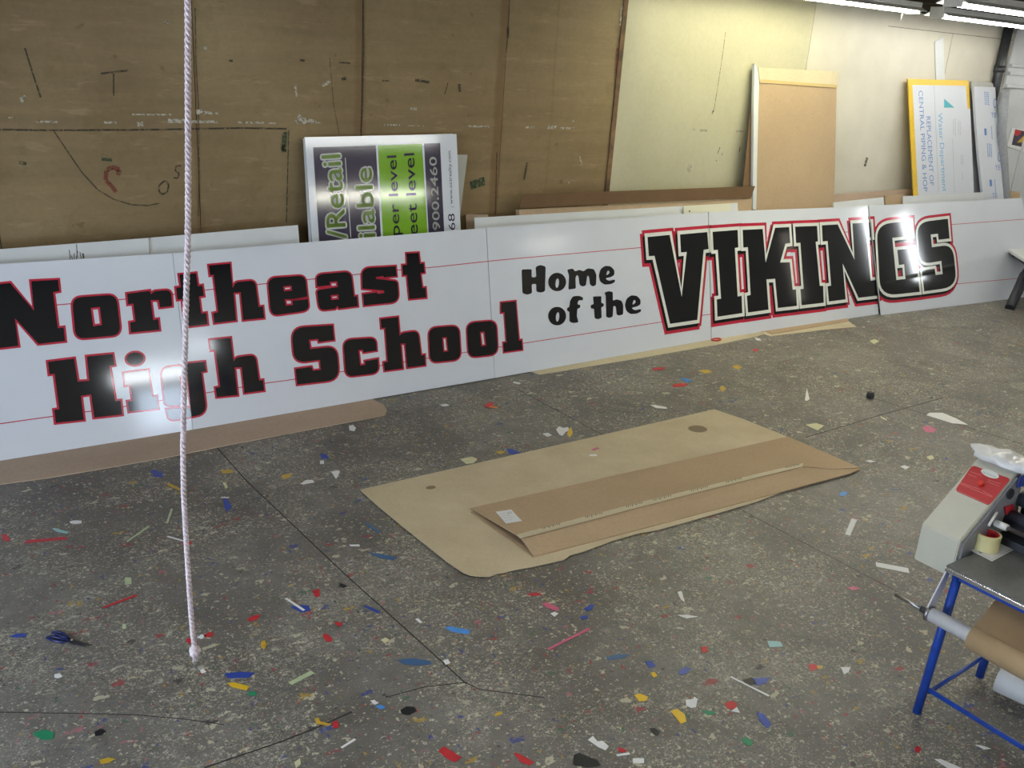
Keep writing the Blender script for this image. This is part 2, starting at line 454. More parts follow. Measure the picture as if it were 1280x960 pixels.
link('control_joint', bm, 'groove', floor)

xs = [XL, -1.64, -.39, .86, 2.128, 3.366, 4.645, 5.890, 7.127, 8.377, 9.624, 10.87, 12.12, XR]
bm = B()
for i, (a, b) in enumerate(zip(xs, xs[1:])):
    g = .003 if b < 6 else .0012
    box(bm, (a+g, YW-.004*(i % 2), 0.0), (b-g, YW+.03, 3.04 if a > 9.5 else 3.21), mi=0 if b < 6 else (3 if a > 8.3 else 1))
    if a > 9.5: box(bm, (a+g, YW-.003, 3.046), (b-g, YW+.03, 3.21), mi=3)
box(bm, (XL-.2, YW+.02, 0), (XR+.2, YW+.2, ZC), mi=2)
wall = struct(link('wall_back', bm, ['ply', 'cream', 'darkwood', 'cream_pale']))
# worn battens and stains at the joints, marker lines and plaster scrapes on the wall face
WP = Plane((0, YW-.008, 0), (1, 0, 0), (0, 0, 1))
def wl(bm, pts, w, off=.0): ribbon(bm, WP, [WP.px(*p) for p in pts], w, off)
bm = B()
wl(bm, [(0, 162), (66, 163), (200, 162), (300, 160), (358, 161)], .012)
wl(bm, [(361, 163), (360, 200), (359, 240), (358, 278)], .008)
wl(bm, [(31, 60), (42, 95), (51, 122)], .010); wl(bm, [(142, 92), (142, 120)], .010); wl(bm, [(126, 92), (160, 88)], .012)
wl(bm, [(66, 162), (85, 190), (102, 215), (122, 237), (142, 249), (165, 256), (185, 257), (200, 254)], .008)
wl(bm, [(244, 10), (245, 80), (248, 130), (249, 200), (248, 270)], .007)
wl(bm, [(454, 0), (455, 60), (453, 140), (451, 165)], .010); wl(bm, [(637, 0), (635, 45), (633, 65)], .008)
wl(bm, [(635, 33), (635, 47)], .022); wl(bm, [(621, 190), (620, 240), (619, 268)], .010)
wl(bm, [(412, 72), (417, 130), (424, 168)], .005); wl(bm, [(519, 100), (537, 103)], .020); wl(bm, [(478, 101), (487, 101)], .01)
wl(bm, [(574, 105), (575, 115)], .025); wl(bm, [(560, 103), (556, 118)], .008); wl(bm, [(427, 99), (433, 98)], .02)
wl(bm, [(659, 203), (655, 225)], .022); wl(bm, [(424, 78), (438, 79)], .01)
wl(bm, [(286, 76), (291, 76)], .015); wl(bm, [(375, 75), (381, 76)], .015)
# handwritten digits
wl(bm, [(204, 227), (199, 232), (199, 240), (203, 243), (209, 240), (211, 232), (208, 226), (204, 227)], .012)
wl(bm, [(226, 207), (220, 208), (219, 213), (224, 217), (222, 223), (217, 222)], .010)
wl(bm, [(900, 184), (897, 192)], .012); wl(bm, [(903, 191), (902, 194)], .014); wl(bm, [(896, 200), (895, 202)], .014); wl(bm, [(925, 184), (924, 190)], .010); wl(bm, [(892, 138), (890, 142)], .02)
wl(bm, [(907, 40), (903, 70), (897, 110), (892, 140)], .006)
wl(bm, [(1084, 197), (1081, 208)], .045)
link('marker_line', bm, 'marker', wall)
bm = B()
wl(bm, [(133, 213), (140, 209), (149, 212), (148, 219)], .030); wl(bm, [(133, 213), (132, 225), (140, 233), (145, 240)], .026)
wl(bm, [(772, 60), (770, 110), (767, 150), (763, 200)], .018)
link('red_marker_stroke', bm, 'marker_red', wall)
bm = B()
wl(bm, [(356, 165), (355, 190), (353, 180)], .035); wl(bm, [(588, 232), (606, 226)], .07); wl(bm, [(127, 199), (140, 200)], .02); wl(bm, [(24, 203), (33, 205)], .02)
link('green_marker_patch', bm, 'marker_green', wall)
bm = B()
def blob(bm, pts): fill(bm, WP, [[WP.px(*p) for p in pts]], .0005)
blob(bm, [(244, 138), (250, 136), (258, 139), (273, 141), (272, 143), (246, 143)]); blob(bm, [(368, 153), (374, 142), (378, 147), (390, 149), (402, 154), (370, 155)])
blob(bm, [(402, 106), (406, 102), (412, 101), (414, 103), (404, 109)]); blob(bm, [(367, 108), (370, 106), (372, 120), (370, 122)])
blob(bm, [(24, 122), (30, 119), (34, 118), (30, 124), (28, 132)])
for a, b, y, w in ((8, 22, 147, .006), (45, 72, 152, .012), (130, 146, 153, .014), (165, 215, 143, .010), (208, 234, 151, .028), (238, 272, 152, .018), (297, 330, 153, .012), (335, 345, 154, .01),
                   (480, 500, 156, .012), (510, 530, 157, .006), (585, 612, 158, .016), (657, 668, 159, .016), (684, 696, 159, .03), (700, 717, 160, .016), (866, 870, 162, .016), (875, 884, 163, .02), (920, 930, 164, .016), (513, 521, 136, .02)):
    wl(bm, [(a, y), (b, y+.4)], w)
wl(bm, [(171, 156), (179, 155)], .03); wl(bm, [(716, 154), (718, 150)], .02); wl(bm, [(723, 192), (728, 206)], .014); wl(bm, [(711, 225), (711, 229)], .02)
wl(bm, [(860, 215), (863, 206)], .05); wl(bm, [(205, 29), (210, 27)], .02); wl(bm, [(255, 60), (259, 60)], .02)
wl(bm, [(760, 206), (757, 238)], .014); wl(bm, [(778, 8), (775, 32)], .02)
link('plaster_scrape', bm, 'scrape', wall)

bm = B(); box(bm, (5.832, YW-.014, 0), (5.884, YW-.003, 3.2), bev=.002)
struct(link('trim_1', bm, 'batten'))
bm = B(); box(bm, (XR, YB, 0), (XR+.2, YW+.2, ZC))
struct(link('wall_right', bm, 'wall_plain'))
bm = B(); box(bm, (XL-.2, YB, 0), (XL, YW+.2, ZC)); struct(link('wall_left', bm, 'wall_plain'))
bm = B(); box(bm, (XL-.2, YB-.2, 0), (XR+.2, YB, ZC)); struct(link('wall_front', bm, 'wall_plain'))
bm = B(); box(bm, (XL-.2, YB-.2, ZC), (XR+.2, YW+.2, ZC+.15))
x = XL
while x < XR:
    box(bm, (x, YB, ZC-.12), (x+.05, YW, ZC+.01)); x += .61
struct(link('ceiling', bm, 'darkwood'))
# panelled door beyond the corner pipe, in the same wall
bm = B(); zr = sorted(wy(1268, y_, YW-.03).z for y_ in (84, 92, 108, 290))
box(bm, (12.17, YW-.035, .0), (14.3, YW-.006, 3.2))
for z0, z1 in ((zr[3], zr[3]+.035), (zr[2]-.02, zr[2]+.02), (zr[1]-.02, zr[1]+.02), (zr[0], zr[0]+.04)): box(bm, (12.17, YW-.07, z0), (14.3, YW-.034, z1), bev=.004)
for x_ in (12.9, 13.7): box(bm, (x_, YW-.05, .05), (x_+.06, YW-.034, 3.1))
d1 = struct(link('door_1', bm, 'door_white'))

# windows / daylight sources
def window(name, a, b, mat, bars=2, axis='y'):
    bm = B(); box(bm, a, b); w = struct(link(name, bm, 'fixture')); return w
def pane(name, p, q, mat, parent): # p,q: box corners
    bm = B(); box(bm, p, q); return link(name, bm, mat, parent)

# ------------------------------------------------------------------ fluorescent fixtures
def fixture(x0, x1, y, label, mat='tube', z=3.1, wire=False):
    t = thing('fluorescent_light', label, 'ceiling light', ((x0+x1)/2, y, z+.02), 'twin tube lights under the joists')
    bm = B(); box(bm, (x0, y-.07, z+.03), (x1, y+.07, z+.08), bev=.004)
    bm2 = B()
    prof = [(-.13, -.0), (-.07, .03), (.07, .03), (.13, -.0), (.13, .006), (.07, .036), (-.07, .036), (-.13, .006)]
    prism(bm2, [(x0, y+a, z+b) for a, b in prof], V((x1-x0, 0, 0)))
    parts = [link('housing', bm, 'fixture'), link('reflector', bm2, 'fixture')]
    for s in (-.045, .045):
        bm = B(); tube(bm, [(x0+.03, y+s, z), (x1-.03, y+s, z)], .014, 8); parts.append(link('tube', bm, mat))
    for xx in (x0+.02, x1-.02):
        bm = B(); box(bm, (xx-.012, y-.075, z-.022), (xx+.012, y+.075, z+.035), bev=.003); parts.append(link('lampholder', bm, 'fixture'))
    for xx in (x0+.4, x1-.4):
        bm = B(); tube(bm, [(xx, y, z+.07), (xx, y, ZC)], .006, 6); parts.append(link('hanger', bm, 'steel'))
    if wire:
        bm = B(); tube(bm, [(x1-.15, y+.02, z), (x1-.16, y+.02, z-.09)], .004, 5); parts.append(link('pull_cord', bm, 'sheet_white'))
    adopt(t, *parts)
    return t
fixture(6.2, 8.60, 5.75, 'tube light nearest the tall cardboard sheet, its right end in view', 'tube_y', z=3.13, wire=True)
fixture(8.95, 11.4, 5.75, 'thin far tube light running to the dark corner pipe', z=3.12, wire=True)
fixture(7.1, 9.5, 4.45, 'nearer tube light with wide pale housing at the top right corner', z=3.1)
for x0, y in ((6.1, -.95), (1.0, 3.2), (-1.8, 1.0), (3.2, .3), (3.2, -3.6)):
    pass

exec_lights = []
def area(name, loc, rot, sx, sy, power, col):
    ld = bpy.data.lights.new(name, 'AREA'); ld.shape = 'RECTANGLE'; ld.size = sx; ld.size_y = sy; ld.energy = power; ld.color = col
    o = bpy.data.objects.new(name, ld); COL.objects.link(o); o.location = loc; o.rotation_euler = rot
    return o

# ------------------------------------------------------------------ the long sign: five boards leaning on the wall
NR, RR, HR = reg(0, 320, 8), reg(140, 320, 8), reg(280, 300, 8)
DR, ER, FR, GR, HH = reg(400, 290, 8), reg(40, 420, 8), reg(180, 410, 8), reg(350, 380, 8), reg(500, 360, 8)
HM, VR, KR, SR = reg(640, 310, 7.111), reg(790, 260, 5.65), reg(930, 255, 6.4), reg(1030, 250, 6.4)
def G(r, s, *loops): # region, scale, loops of (x,y[,radius]) in that region -> photo loops, corner radius kept in photo px
    out = []
    for lp in loops:
        out.append(rounded([(r(p[0], p[1]) + ((p[2]/s,) if len(p) > 2 else ())) for p in lp]))
    return out
GREAT = [
 G(NR, 8, [(100, 270), (340, 548), (312, 252), (580, 238), (592, 350), (530, 362), (578, 722), (635, 714), (650, 850), (385, 878), (148, 622), (183, 898), (-80, 928), (-95, 795), (-38, 785), (-85, 432), (-142, 440), (-158, 300)]),
 G(NR, 8, [(720, 418, 95), (1163, 385, 95), (1208, 790, 95), (757, 830, 95)], [(905, 520), (998, 510), (1020, 690), (932, 702)]),
 G(RR, 8, [(150, 378), (375, 348), (388, 385), (420, 352, 30), (590, 338, 60), (600, 500), (480, 514), (466, 440), (385, 440), (412, 640), (462, 632), (474, 738), (188, 765), (180, 665), (235, 655), (212, 475), (160, 482)]),
 G(RR, 8, [(672, 188), (838, 172), (858, 302), (902, 294), (918, 398), (868, 408), (892, 578), (942, 570), (955, 682), (735, 708), (702, 430), (655, 436), (640, 318), (690, 312)]),
 G(RR, 8, [(968, 95), (1180, 75), (1205, 320), (1235, 262, 30), (1430, 242, 60), (1465, 508), (1508, 504), (1520, 620), (1312, 640), (1285, 362), (1215, 368), (1240, 645), (1025, 670), (1010, 572), (1062, 562), (1015, 185), (980, 192)]),
 G(HR, 8, [(435, 380, 85), (812, 355, 70), (833, 566), (688, 590), (606, 592), (618, 657), (688, 650), (684, 608), (838, 592), (850, 705, 85), (470, 758, 80)], [(590, 464), (672, 456), (680, 505), (598, 512)]),
 G(DR, 8, [(-32, 545), (100, 532), (98, 500), (170, 494), (178, 548), (105, 560), (-35, 582, 30), (-8, 785, 60), (150, 768), (172, 738), (188, 765), (378, 742), (368, 642), (338, 645), (308, 395, 70), (-40, 425, 70)], [(105, 632), (180, 626), (186, 672), (112, 680)]),
 G(DR, 8, [(755, 342), (765, 440), (635, 455), (630, 440), (558, 450), (560, 468), (772, 492, 30), (790, 700, 90), (440, 735), (428, 622), (570, 602), (575, 618), (640, 610), (636, 585), (422, 565), (415, 362, 85)]),
 G(DR, 8, [(862, 215), (985, 208), (998, 318), (1035, 314), (1045, 405), (1002, 412), (1022, 562), (1055, 556), (1062, 655), (892, 670), (868, 428), (828, 432), (822, 332), (868, 328)]),
 G(ER, 8, [(160, 258), (420, 225), (457, 456), (572, 448), (548, 205), (805, 180), (825, 290), (775, 300), (832, 650), (885, 645), (900, 785), (622, 815), (590, 582), (488, 598), (518, 838), (238, 868), (222, 738), (272, 730), (225, 375), (175, 382)]),
 G(ER, 8, ell(1030, 227, 86, 62, 28, -.08)),
 G(ER, 8, [(918, 372), (1160, 340), (1200, 612), (1243, 605), (1260, 725), (972, 755), (957, 655), (1007, 648), (985, 488), (932, 492)]),
 G(FR, 8, [(170, 400, 85), (355, 378), (380, 400), (405, 380, 20), (450, 353), (605, 336), (618, 430), (572, 440), (628, 860, 110), (250, 925, 60), (228, 814), (440, 795), (465, 824), (435, 470), (352, 478), (380, 768), (212, 775, 50)]),
 G(FR, 8, [(658, 120), (865, 98), (895, 335), (925, 292, 30), (1112, 268, 60), (1150, 525), (1188, 520), (1200, 625), (1005, 650), (975, 390), (905, 395), (935, 670), (728, 690), (715, 598), (760, 590), (712, 215), (668, 222)]),
 G(GR, 8, [(525, 212), (540, 360), (388, 380), (378, 348), (288, 358), (302, 450), (566, 422, 110), (592, 758, 125), (172, 805), (155, 650), (312, 628), (328, 668), (408, 658), (398, 558), (142, 592, 120), (113, 238, 130)]),
 G(GR, 8, [(632, 360, 85), (958, 337, 70), (965, 465), (835, 484), (825, 455), (782, 460), (800, 615), (852, 608), (848, 572), (978, 548), (988, 690, 85), (658, 727, 75)]),
 G(GR, 8, [(1005, 150), (1178, 130), (1195, 318), (1222, 290, 25), (1380, 268, 60), (1410, 515), (1446, 508), (1452, 612), (1272, 635), (1250, 392), (1204, 396), (1227, 645), (1045, 668), (1035, 585), (1075, 578), (1050, 235), (1012, 240)]),
 G(HH, 8, [(283, 400, 85), (588, 376, 80), (608, 715, 85), (300, 748, 80)], [(420, 495), (465, 490), (482, 634), (432, 640)]),
 G(HH, 8, [(664, 350, 85), (960, 326, 80), (978, 662, 85), (685, 694, 80)], [(798, 440), (842, 435), (860, 577), (812, 584)]),
 G(HH, 8, [(1008, 148), (1155, 132), (1188, 525), (1215, 520), (1222, 615), (1038, 640), (1032, 550), (1065, 545), (1042, 240), (1008, 245)]),
]
VIK = [
 G(VR, 5.65, [(108, 205), (265, 190), (350, 628), (386, 310), (345, 314), (338, 187), (530, 170), (540, 290), (505, 295), (460, 790), (268, 818), (158, 338), (118, 340)]),
 G(VR, 5.65, [(568, 168), (745, 155), (750, 278), (725, 282), (745, 625), (773, 620), (778, 742), (602, 768), (598, 645), (628, 640), (605, 295), (575, 298)]),
 G(KR, 6.4, [(-12, 207), (148, 200), (172, 470), (248, 190), (360, 185), (368, 312), (330, 318), (288, 468), (365, 466), (388, 685), (415, 683), (422, 815), (270, 832), (248, 598), (178, 603), (195, 845), (32, 868), (22, 735), (52, 728), (30, 345), (-6, 348)]),
 G(KR, 6.4, [(408, 182), (583, 175), (590, 300), (572, 302), (605, 655), (632, 655), (637, 790), (460, 810), (450, 682), (476, 678), (450, 310), (415, 312)]),
 G(SR, 6.4, [(-18, 203), (108, 195), (243, 478), (226, 188), (376, 178), (385, 295), (340, 302), (372, 645), (415, 640), (425, 765), (275, 782), (148, 508), (172, 795), (38, 812), (28, 690), (56, 685), (28, 328), (-12, 332)]),
 G(SR, 6.4, [(418, 195, 120), (697, 168), (706, 285), (545, 303), (578, 640), (650, 632), (640, 515), (598, 520), (585, 400), (722, 385), (765, 735), (450, 768, 130)]),
 G(SR, 6.4, [(742, 180, 100), (990, 150), (1003, 308), (916, 318), (910, 270), (852, 276), (862, 378), (1030, 356, 110), (1062, 695, 120), (800, 730), (783, 565), (884, 550), (892, 600), (948, 593), (938, 487), (766, 515, 110)]),
]
_e = [(910, 238), (908, 195), (875, 162), (825, 158), (785, 188), (770, 245), (782, 298), (820, 326), (875, 322), (912, 305), (915, 282), (895, 282), (862, 292), (838, 280), (832, 268), (880, 258)]
_eh = [(836, 240), (846, 205), (860, 200), (866, 220), (850, 237)]
def br(lp, r=16): return [(x, y, r) for x, y in lp]
BRUSH = [
 G(HM, 7.111, br([(85, 190), (175, 188), (172, 262), (215, 258), (208, 168), (250, 150), (298, 165), (292, 385), (255, 397), (215, 388), (215, 318), (172, 322), (178, 400), (135, 416), (92, 402)])),
 G(HM, 7.111, ell(400, 302, 80, 82, 24), ell(401, 312, 16, 42, 14, .1)),
 G(HM, 7.111, br([(488, 192), (540, 182), (558, 208), (600, 192), (632, 208), (672, 180), (728, 188), (750, 240), (745, 330), (715, 343), (692, 325), (684, 258), (668, 240), (655, 335), (622, 343), (598, 325), (592, 258), (578, 236), (563, 262), (567, 360), (500, 370), (506, 242)], 14)),
 G(HM, 7.111, br(_e), br(_eh, 5)),
 G(HM, 7.111, ell(400, 605, 80, 83, 24), ell(404, 612, 15, 42, 14, .1)),
 G(HM, 7.111, br([(630, 438), (628, 468), (600, 462), (585, 475), (580, 502), (606, 505), (606, 530), (580, 540), (575, 605), (590, 660), (545, 668), (510, 655), (508, 565), (490, 562), (486, 533), (508, 525), (515, 468), (540, 430), (590, 424)], 12)),
 G(HM, 7.111, br([(718, 430), (755, 430), (794, 428), (792, 490), (814, 492), (814, 520), (792, 525), (796, 620), (765, 634), (733, 625), (728, 540), (698, 537), (698, 506), (725, 500)], 12)),
 G(HM, 7.111, br([(818, 398), (855, 383), (894, 390), (895, 468), (930, 456), (972, 468), (988, 510), (986, 590), (955, 600), (930, 595), (922, 520), (900, 512), (894, 610), (865, 622), (836, 612), (832, 420)], 12)),
 G(HM, 7.111, br([(x+232, y+262) for x, y in _e]), br([(x+232, y+262) for x, y in _eh], 5)),
]
RULE1 = [(-60, 391), (73, 381), (152, 374.3), (218, 367.8), (256, 362.7), (327.5, 355), (389, 349), (446, 343), (499, 337.5), (545, 333.7), (609.7, 326.6), (640, 323.6), (795, 310), (960, 297), (1192, 280.5), (1300, 272.5)]
RULE2 = [(-60, 536), (0, 529.7), (40, 524), (150, 509), (261, 490.6), (335, 478.5), (357.5, 475.6), (533, 448), (655, 429), (820, 403.5), (882, 393.6), (1060, 369), (1205.6, 354), (1300, 345.5)]

def panel_plane(bl, br_, k, z=0.0):
    a, b = fl(bl[0], bl[1], z), fl(br_[0], br_[1], z)
    return Plane(a, b-a, (0, k, 1))
PANELS = [
 (None, (215.5, 316.5), (241.2, 537), (0, 576), .225, 'glossy white sign board at the left picture edge, with the first N and H'),
 ((215.5, 316.5), (607.5, 285), (618.5, 472.5), (241.2, 537), .225, 'glossy white sign board behind the hanging rope, lettered heast over h Schoo in black'),
 ((608, 284.8), (885, 265), (889, 424.5), (618.5, 472.5), .225, 'glossy white sign board with small brush-lettered Home of the and a big V'),
 ((885.6, 265), (1084.5, 257.7), (1098.5, 392.7), (889.3, 424.5), .25, 'glossy white sign board carrying the big outlined black letters IKIN'),
 ((1086, 257.2), (1277, 247.5), (1301, 369), (1101.5, 394), .27, 'glossy white sign board at the right end of the row, with outlined G and S'),
]
for idx, (TL, TR, BR, BL, k, label) in enumerate(PANELS):
    pl = panel_plane(BL, BR, k, .008 if idx < 3 else .004)
    if TL is None:
        br2, tr2 = pl.px(*BR), pl.px(*TR); t0 = pl.px(0, 330); b0 = pl.px(0, 576)
        dt = V(t0)-V(tr2); db = V(b0)-V(br2)
        bl2 = tuple(V(br2)+db.normalized()*2.44); tl2 = tuple(V(tr2)+dt.normalized()*2.44)
    else: tl2, tr2, br2, bl2 = (pl.px(*q) for q in (TL, TR, BR, BL))
    w = .0015
    quad = [tl2, tr2, br2, bl2]
    cen = (sum(q[0] for q in quad)/4, sum(q[1] for q in quad)/4)
    bm = B(); prism(bm, [pl.at((q[0]+(w if q[0] < cen[0] else -w), q[1])) for q in quad], -pl.n*.010)
    root = link('sign_panel', bm, 'gloss_white'); tag(root, label, 'sign board', 'boards of the long school sign')
    lo = min(q[0] for q in (tl2, bl2)) - .05; hi = max(q[0] for q in (tr2, br2)) + .05
    def loops2(Lp): return [[pl.px(*p) for p in lp] for lp in Lp]
    def near(Lp, pad=.15): xs_ = [p[0] for p in Lp[0]]; return max(xs_) > lo-pad and min(xs_) < hi+pad
    def done(bm, name, mat):
        clip(bm, pl, tl2, bl2, cen); clip(bm, pl, tr2, br2, cen)
        if len(bm.faces): link(name, bm, mat, root)
        else: bm.free()
    red, blk, trim, sh, rule = B(), B(), B(), B(), B()
    for r_ in (RULE1, RULE2): ribbon(rule, pl, [pl.px(*p) for p in r_], .006, .0005)
    for L0 in GREAT:
        L_ = loops2(L0)
        if not near(L_): continue
        fill(blk, pl, L_, .0022)
        for i, lp in enumerate(L_): ring(red, pl, lp, .0125, .0010, i == 0)
    for L0 in BRUSH:
        L_ = loops2(L0)
        if near(L_): fill(blk, pl, L_, .0022)
    SH = (-.026, -.030)
    for L0 in VIK:
        L_ = loops2(L0)
        if not near(L_, .3): continue
        fill(blk, pl, L_, .0022); lp = L_[0]
        ring(trim, pl, lp, .034, .0018, True)
        for st, of in ((0, .0006), (1, .0006)):
            s_ = (SH[0]*st, SH[1]*st)
            ring(red, pl, lp, .064, .0008, True, s_)
        fill(red, pl, L_, .0008, SH)
        for st in (.5, 1):
            s_ = (SH[0]*st, SH[1]*st)
            ring(sh, pl, lp, .034, .0013, True, s_); fill(sh, pl, L_, .0013, s_)
    done(rule, 'red_rule_line', 'gloss_red'); done(red, 'red_letter_outline', 'gloss_red'); done(sh, 'black_letter_shadow', 'gloss_black')
    done(trim, 'white_letter_outline', 'gloss_trim'); done(blk, 'black_lettering', 'gloss_black')

# ------------------------------------------------------------------ sheets leaning behind the sign
def slab(name, pl, quad, thick, mat, label, cat, group=None, ext=True, zmin=.012):
    """quad TL,TR,BR,BL in photo points on plane pl; the lower edge is run down to the floor"""
    q = [V(pl.px(*p)) for p in quad]
    if ext:
        for t_, b_ in ((0, 3), (1, 2)):
            d = q[b_]-q[t_]; 
            zt, zb = pl.at(q[t_]).z, pl.at(q[b_]).z; kk = (zt-zmin)/(zt-zb); q[b_] = q[t_]+d*kk
    bm = B(); prism(bm, [pl.at(p) for p in q], -pl.n*thick)
    return tag(link(name, bm, mat), label, cat, group)
def lean(Yb, Yt, zt): return Plane((0, Yb, 0), (1, 0, 0), (0, (Yt-Yb)/zt, 1))

P1 = lean(6.17, 6.46, 1.3)
slab('white_sheet', P1, [(-60, 316), (185.6, 297.4), (187.6, 330), (-60, 345)], .006, 'sheet_white', 'pale blank sheet with pencil scribble, leaning behind the leftmost sign board', 'sheet')
P1b = lean(6.19, 6.48, 1.3)
slab('white_sheet', P1b, [(186, 297.3), (372.5, 281.3), (374.5, 305), (188, 330)], .006, 'sheet_grey' if 0 else 'sheet_white', 'blank greyish sheet behind the sign, between rope and green realty sign', 'sheet')
bm = B()
def wr(pl, pts, w, bm=bm): ribbon(bm, pl, [pl.px(*p) for p in pts], w, .001)
s5 = reg(0, 280, 3.556)
for L in ([(340, 90), (343, 150)], [(308, 115), (312, 158)], [(318, 140), (322, 160)], [(330, 130), (330, 160)], [(338, 160), (345, 120)], [(355, 125), (362, 158)], [(366, 130), (372, 160)], [(370, 130), (374, 152)], [(380, 155), (386, 156)]):
    wr(P1, [s5(*p) for p in L], .005)
sc_ = link('pencil_scribble', bm, 'ink', bpy.data.objects['white_sheet'])

# green and purple realty sign, turned on its side
PR = lean(6.24, 6.64, 1.97)
DQ = reg(370, 150, 5.565)
rs = slab('realty_sign', PR, [(380.8, 171.5), (570.5, 167.5), (576, 290), (390, 301)], .010, 'gloss_white', 'white realty sign on its side, green and dark purple print, leaning on the brown wall', 'sign')
def quadfill(bm, pl, pts, off): fill(bm, pl, [[pl.px(*p) for p in pts]], off)
bm = B(); quadfill(bm, PR, [DQ(118, 190), DQ(555, 177), DQ(592, 830), DQ(162, 860)], .0006); quadfill(bm, PR, [DQ(890, 163), DQ(1002, 160), DQ(1032, 800), DQ(923, 806)], .0006); link('dark_print', bm, 'purple', rs)
bm = B(); quadfill(bm, PR, [DQ(568, 177), DQ(876, 164), DQ(917, 806), DQ(606, 830)], .0006); link('green_print', bm, 'green', rs)
bm = B()
text_px(bm, PR, '/Retail', DQ(350, 822), DQ(306, 240), (-132/5.565, 9/5.565), .0016, grow=.014)
text_px(bm, PR, 'ilable', DQ(550, 812), DQ(523, 330), (-118/5.565, 8/5.565), .0016, grow=.014)
text_px(bm, PR, '900.2460', DQ(1002, 765), DQ(976, 256), (-50/5.565, 2/5.565), .0012, grow=.0015)
ribbon(bm, PR, [PR.px(*DQ(342, 262)), PR.px(*DQ(381, 818))], .005, .0012)
link('white_print', bm, 'gloss_trim', rs)
bm = B()
text_px(bm, PR, '/Retail', DQ(350, 822), DQ(306, 240), (-132/5.565, 9/5.565), .0022, grow=.002)
text_px(bm, PR, 'ilable', DQ(550, 812), DQ(523, 330), (-118/5.565, 8/5.565), .0022, grow=.002)
link('green_lettering', bm, 'lettergreen', rs)
bm = B()
text_px(bm, PR, 'per level', DQ(722, 800), DQ(697, 246), (-66/5.565, 4/5.565), .0012, grow=.001)
text_px(bm, PR, 'eet level', DQ(848, 796), DQ(820, 230), (-70/5.565, 4/5.565), .0012, grow=.001)
text_px(bm, PR, '68', DQ(1107, 765), DQ(1102, 650), (-46/5.565, 2/5.565), .0012)
text_px(bm, PR, 'www.octrealty.com', DQ(1090, 585), DQ(1075, 215), (-22/5.565, 1/5.565), .0012)
ribbon(bm, PR, [PR.px(*DQ(1078, 605)), PR.px(*DQ(1098, 604))], .003, .0012)
link('dark_lettering', bm, 'purple', rs)
PR2 = lean(6.262, 6.66, 1.97)
slab('realty_sign', PR2, [(379.3, 173), (566, 167), (571, 290), (386.5, 301)], .010, 'sheet_white', 'blank back sheet showing as a thin edge behind the green realty sign', 'sign')
PR3 = lean(6.3, 6.69, 1.9)
slab('grey_sheet', PR3, [(545, 193), (584.5, 193.5), (576.5, 258), (545, 262)], .006, 'sheet_grey', 'mottled grey sheet peeping out right of the green realty sign', 'sheet')
PR4 = lean(6.4, 6.66, 1.3)
slab('cardboard_piece', PR4, [(582.5, 268), (610, 268), (612, 290), (583.5, 290)], .006, 'card_pink', 'pinkish cardboard sliver right of the realty sign, left of the white sheet', 'cardboard')

P2 = lean(6.225, 6.505, 1.3)
slab('white_sheet', P2, [(593, 272.3), (922, 253.5), (923, 272), (593.5, 290)], .006, 'sheet_white', 'long blank white sheet standing taller than the Home of the board behind it', 'sheet')
P2b = lean(6.21, 6.485, 1.3)
slab('cream_sheet', P2b, [(854.5, 257.5), (912.3, 254), (913.5, 265), (854.8, 268)], .005, 'sheet_cream', 'small cream sheet with a screw hole above the V of the sign', 'sheet')
bm = B(); fill(bm, P2b, [[P2b.px(861.8+1.1*math.cos(a), 264+1.1*math.sin(a)) for a in (k*math.pi/4 for k in range(8))]], .001)
link('screw_hole', bm, 'ink', bpy.data.objects['cream_sheet'])
# long low carton behind: folded top flap with shade put into its colour, over a lighter face
P3 = lean(6.27, 6.53, 1.4)
ct = thing('long_carton', 'long low brown carton behind the sign, its folded top flap coloured as in shade', 'cardboard box', (6.2, 6.33, 0))
q = [P3.px(649, 262), P3.px(940, 248), P3.px(940.5, 266), P3.px(649, 280)]
q = [V(p) for p in q]
for t_, b_ in ((0, 3), (1, 2)): q[b_] = V((q[t_].x, .012))
bm = B(); prism(bm, [P3.at(p) for p in q], -P3.n*.05); c1 = link('carton_body', bm, 'card')
bm = B(); P3f = Plane(P3.at(P3.px(649, 262), .012), (1, 0, 0), (0, -.12, 1))
prism(bm, [P3f.at(P3f.px(*p)) for p in ((653.5, 243.5), (944, 232.8), (938.5, 247.5), (649, 260))], -P3f.n*.006); c2 = link('carton_flap', bm, 'card_shaded')
adopt(ct, c1, c2)

# tall cardboard sheet with taped folded top, a back sheet coloured dark for the shadow gap behind it
P4b = lean(6.42, 6.69, 2.6)
slab('cardboard_sheet', P4b, [(943.3, 86), (952, 90), (945, 262), (926, 262)], .006, 'card_shaded', 'back sheet behind the tall taped cardboard, coloured dark for the shadow gap', 'cardboard')
P4 = lean(6.37, 6.66, 2.58)
t = thing('cardboard_sheet', 'tall tan cardboard sheet standing against the yellow wall, its top taped over', 'cardboard', (8.2, 6.4, 0))
q = [V(P4.px(*p)) for p in ((946.5, 84.5), (1046.3, 89.5), (1042.5, 257), (943.2, 262))]
for t_, b_ in ((0, 3), (1, 2)):
    kk = (q[t_].y-.012)/(q[t_].y-q[b_].y); q[b_] = q[t_]+(q[b_]-q[t_])*kk
bm = B(); prism(bm, [P4.at(p) for p in q], -P4.n*.015); s1 = link('board', bm, 'card')
bm = B(); q2 = [P4.px(*p) for p in ((946.8, 84.5), (1046.5, 89.5), (1045.5, 109.5), (948.8, 103.5))]
prism(bm, [P4.at(p, .012) for p in q2], -P4.n*.012); s2 = link('folded_flap', bm, 'card_light')
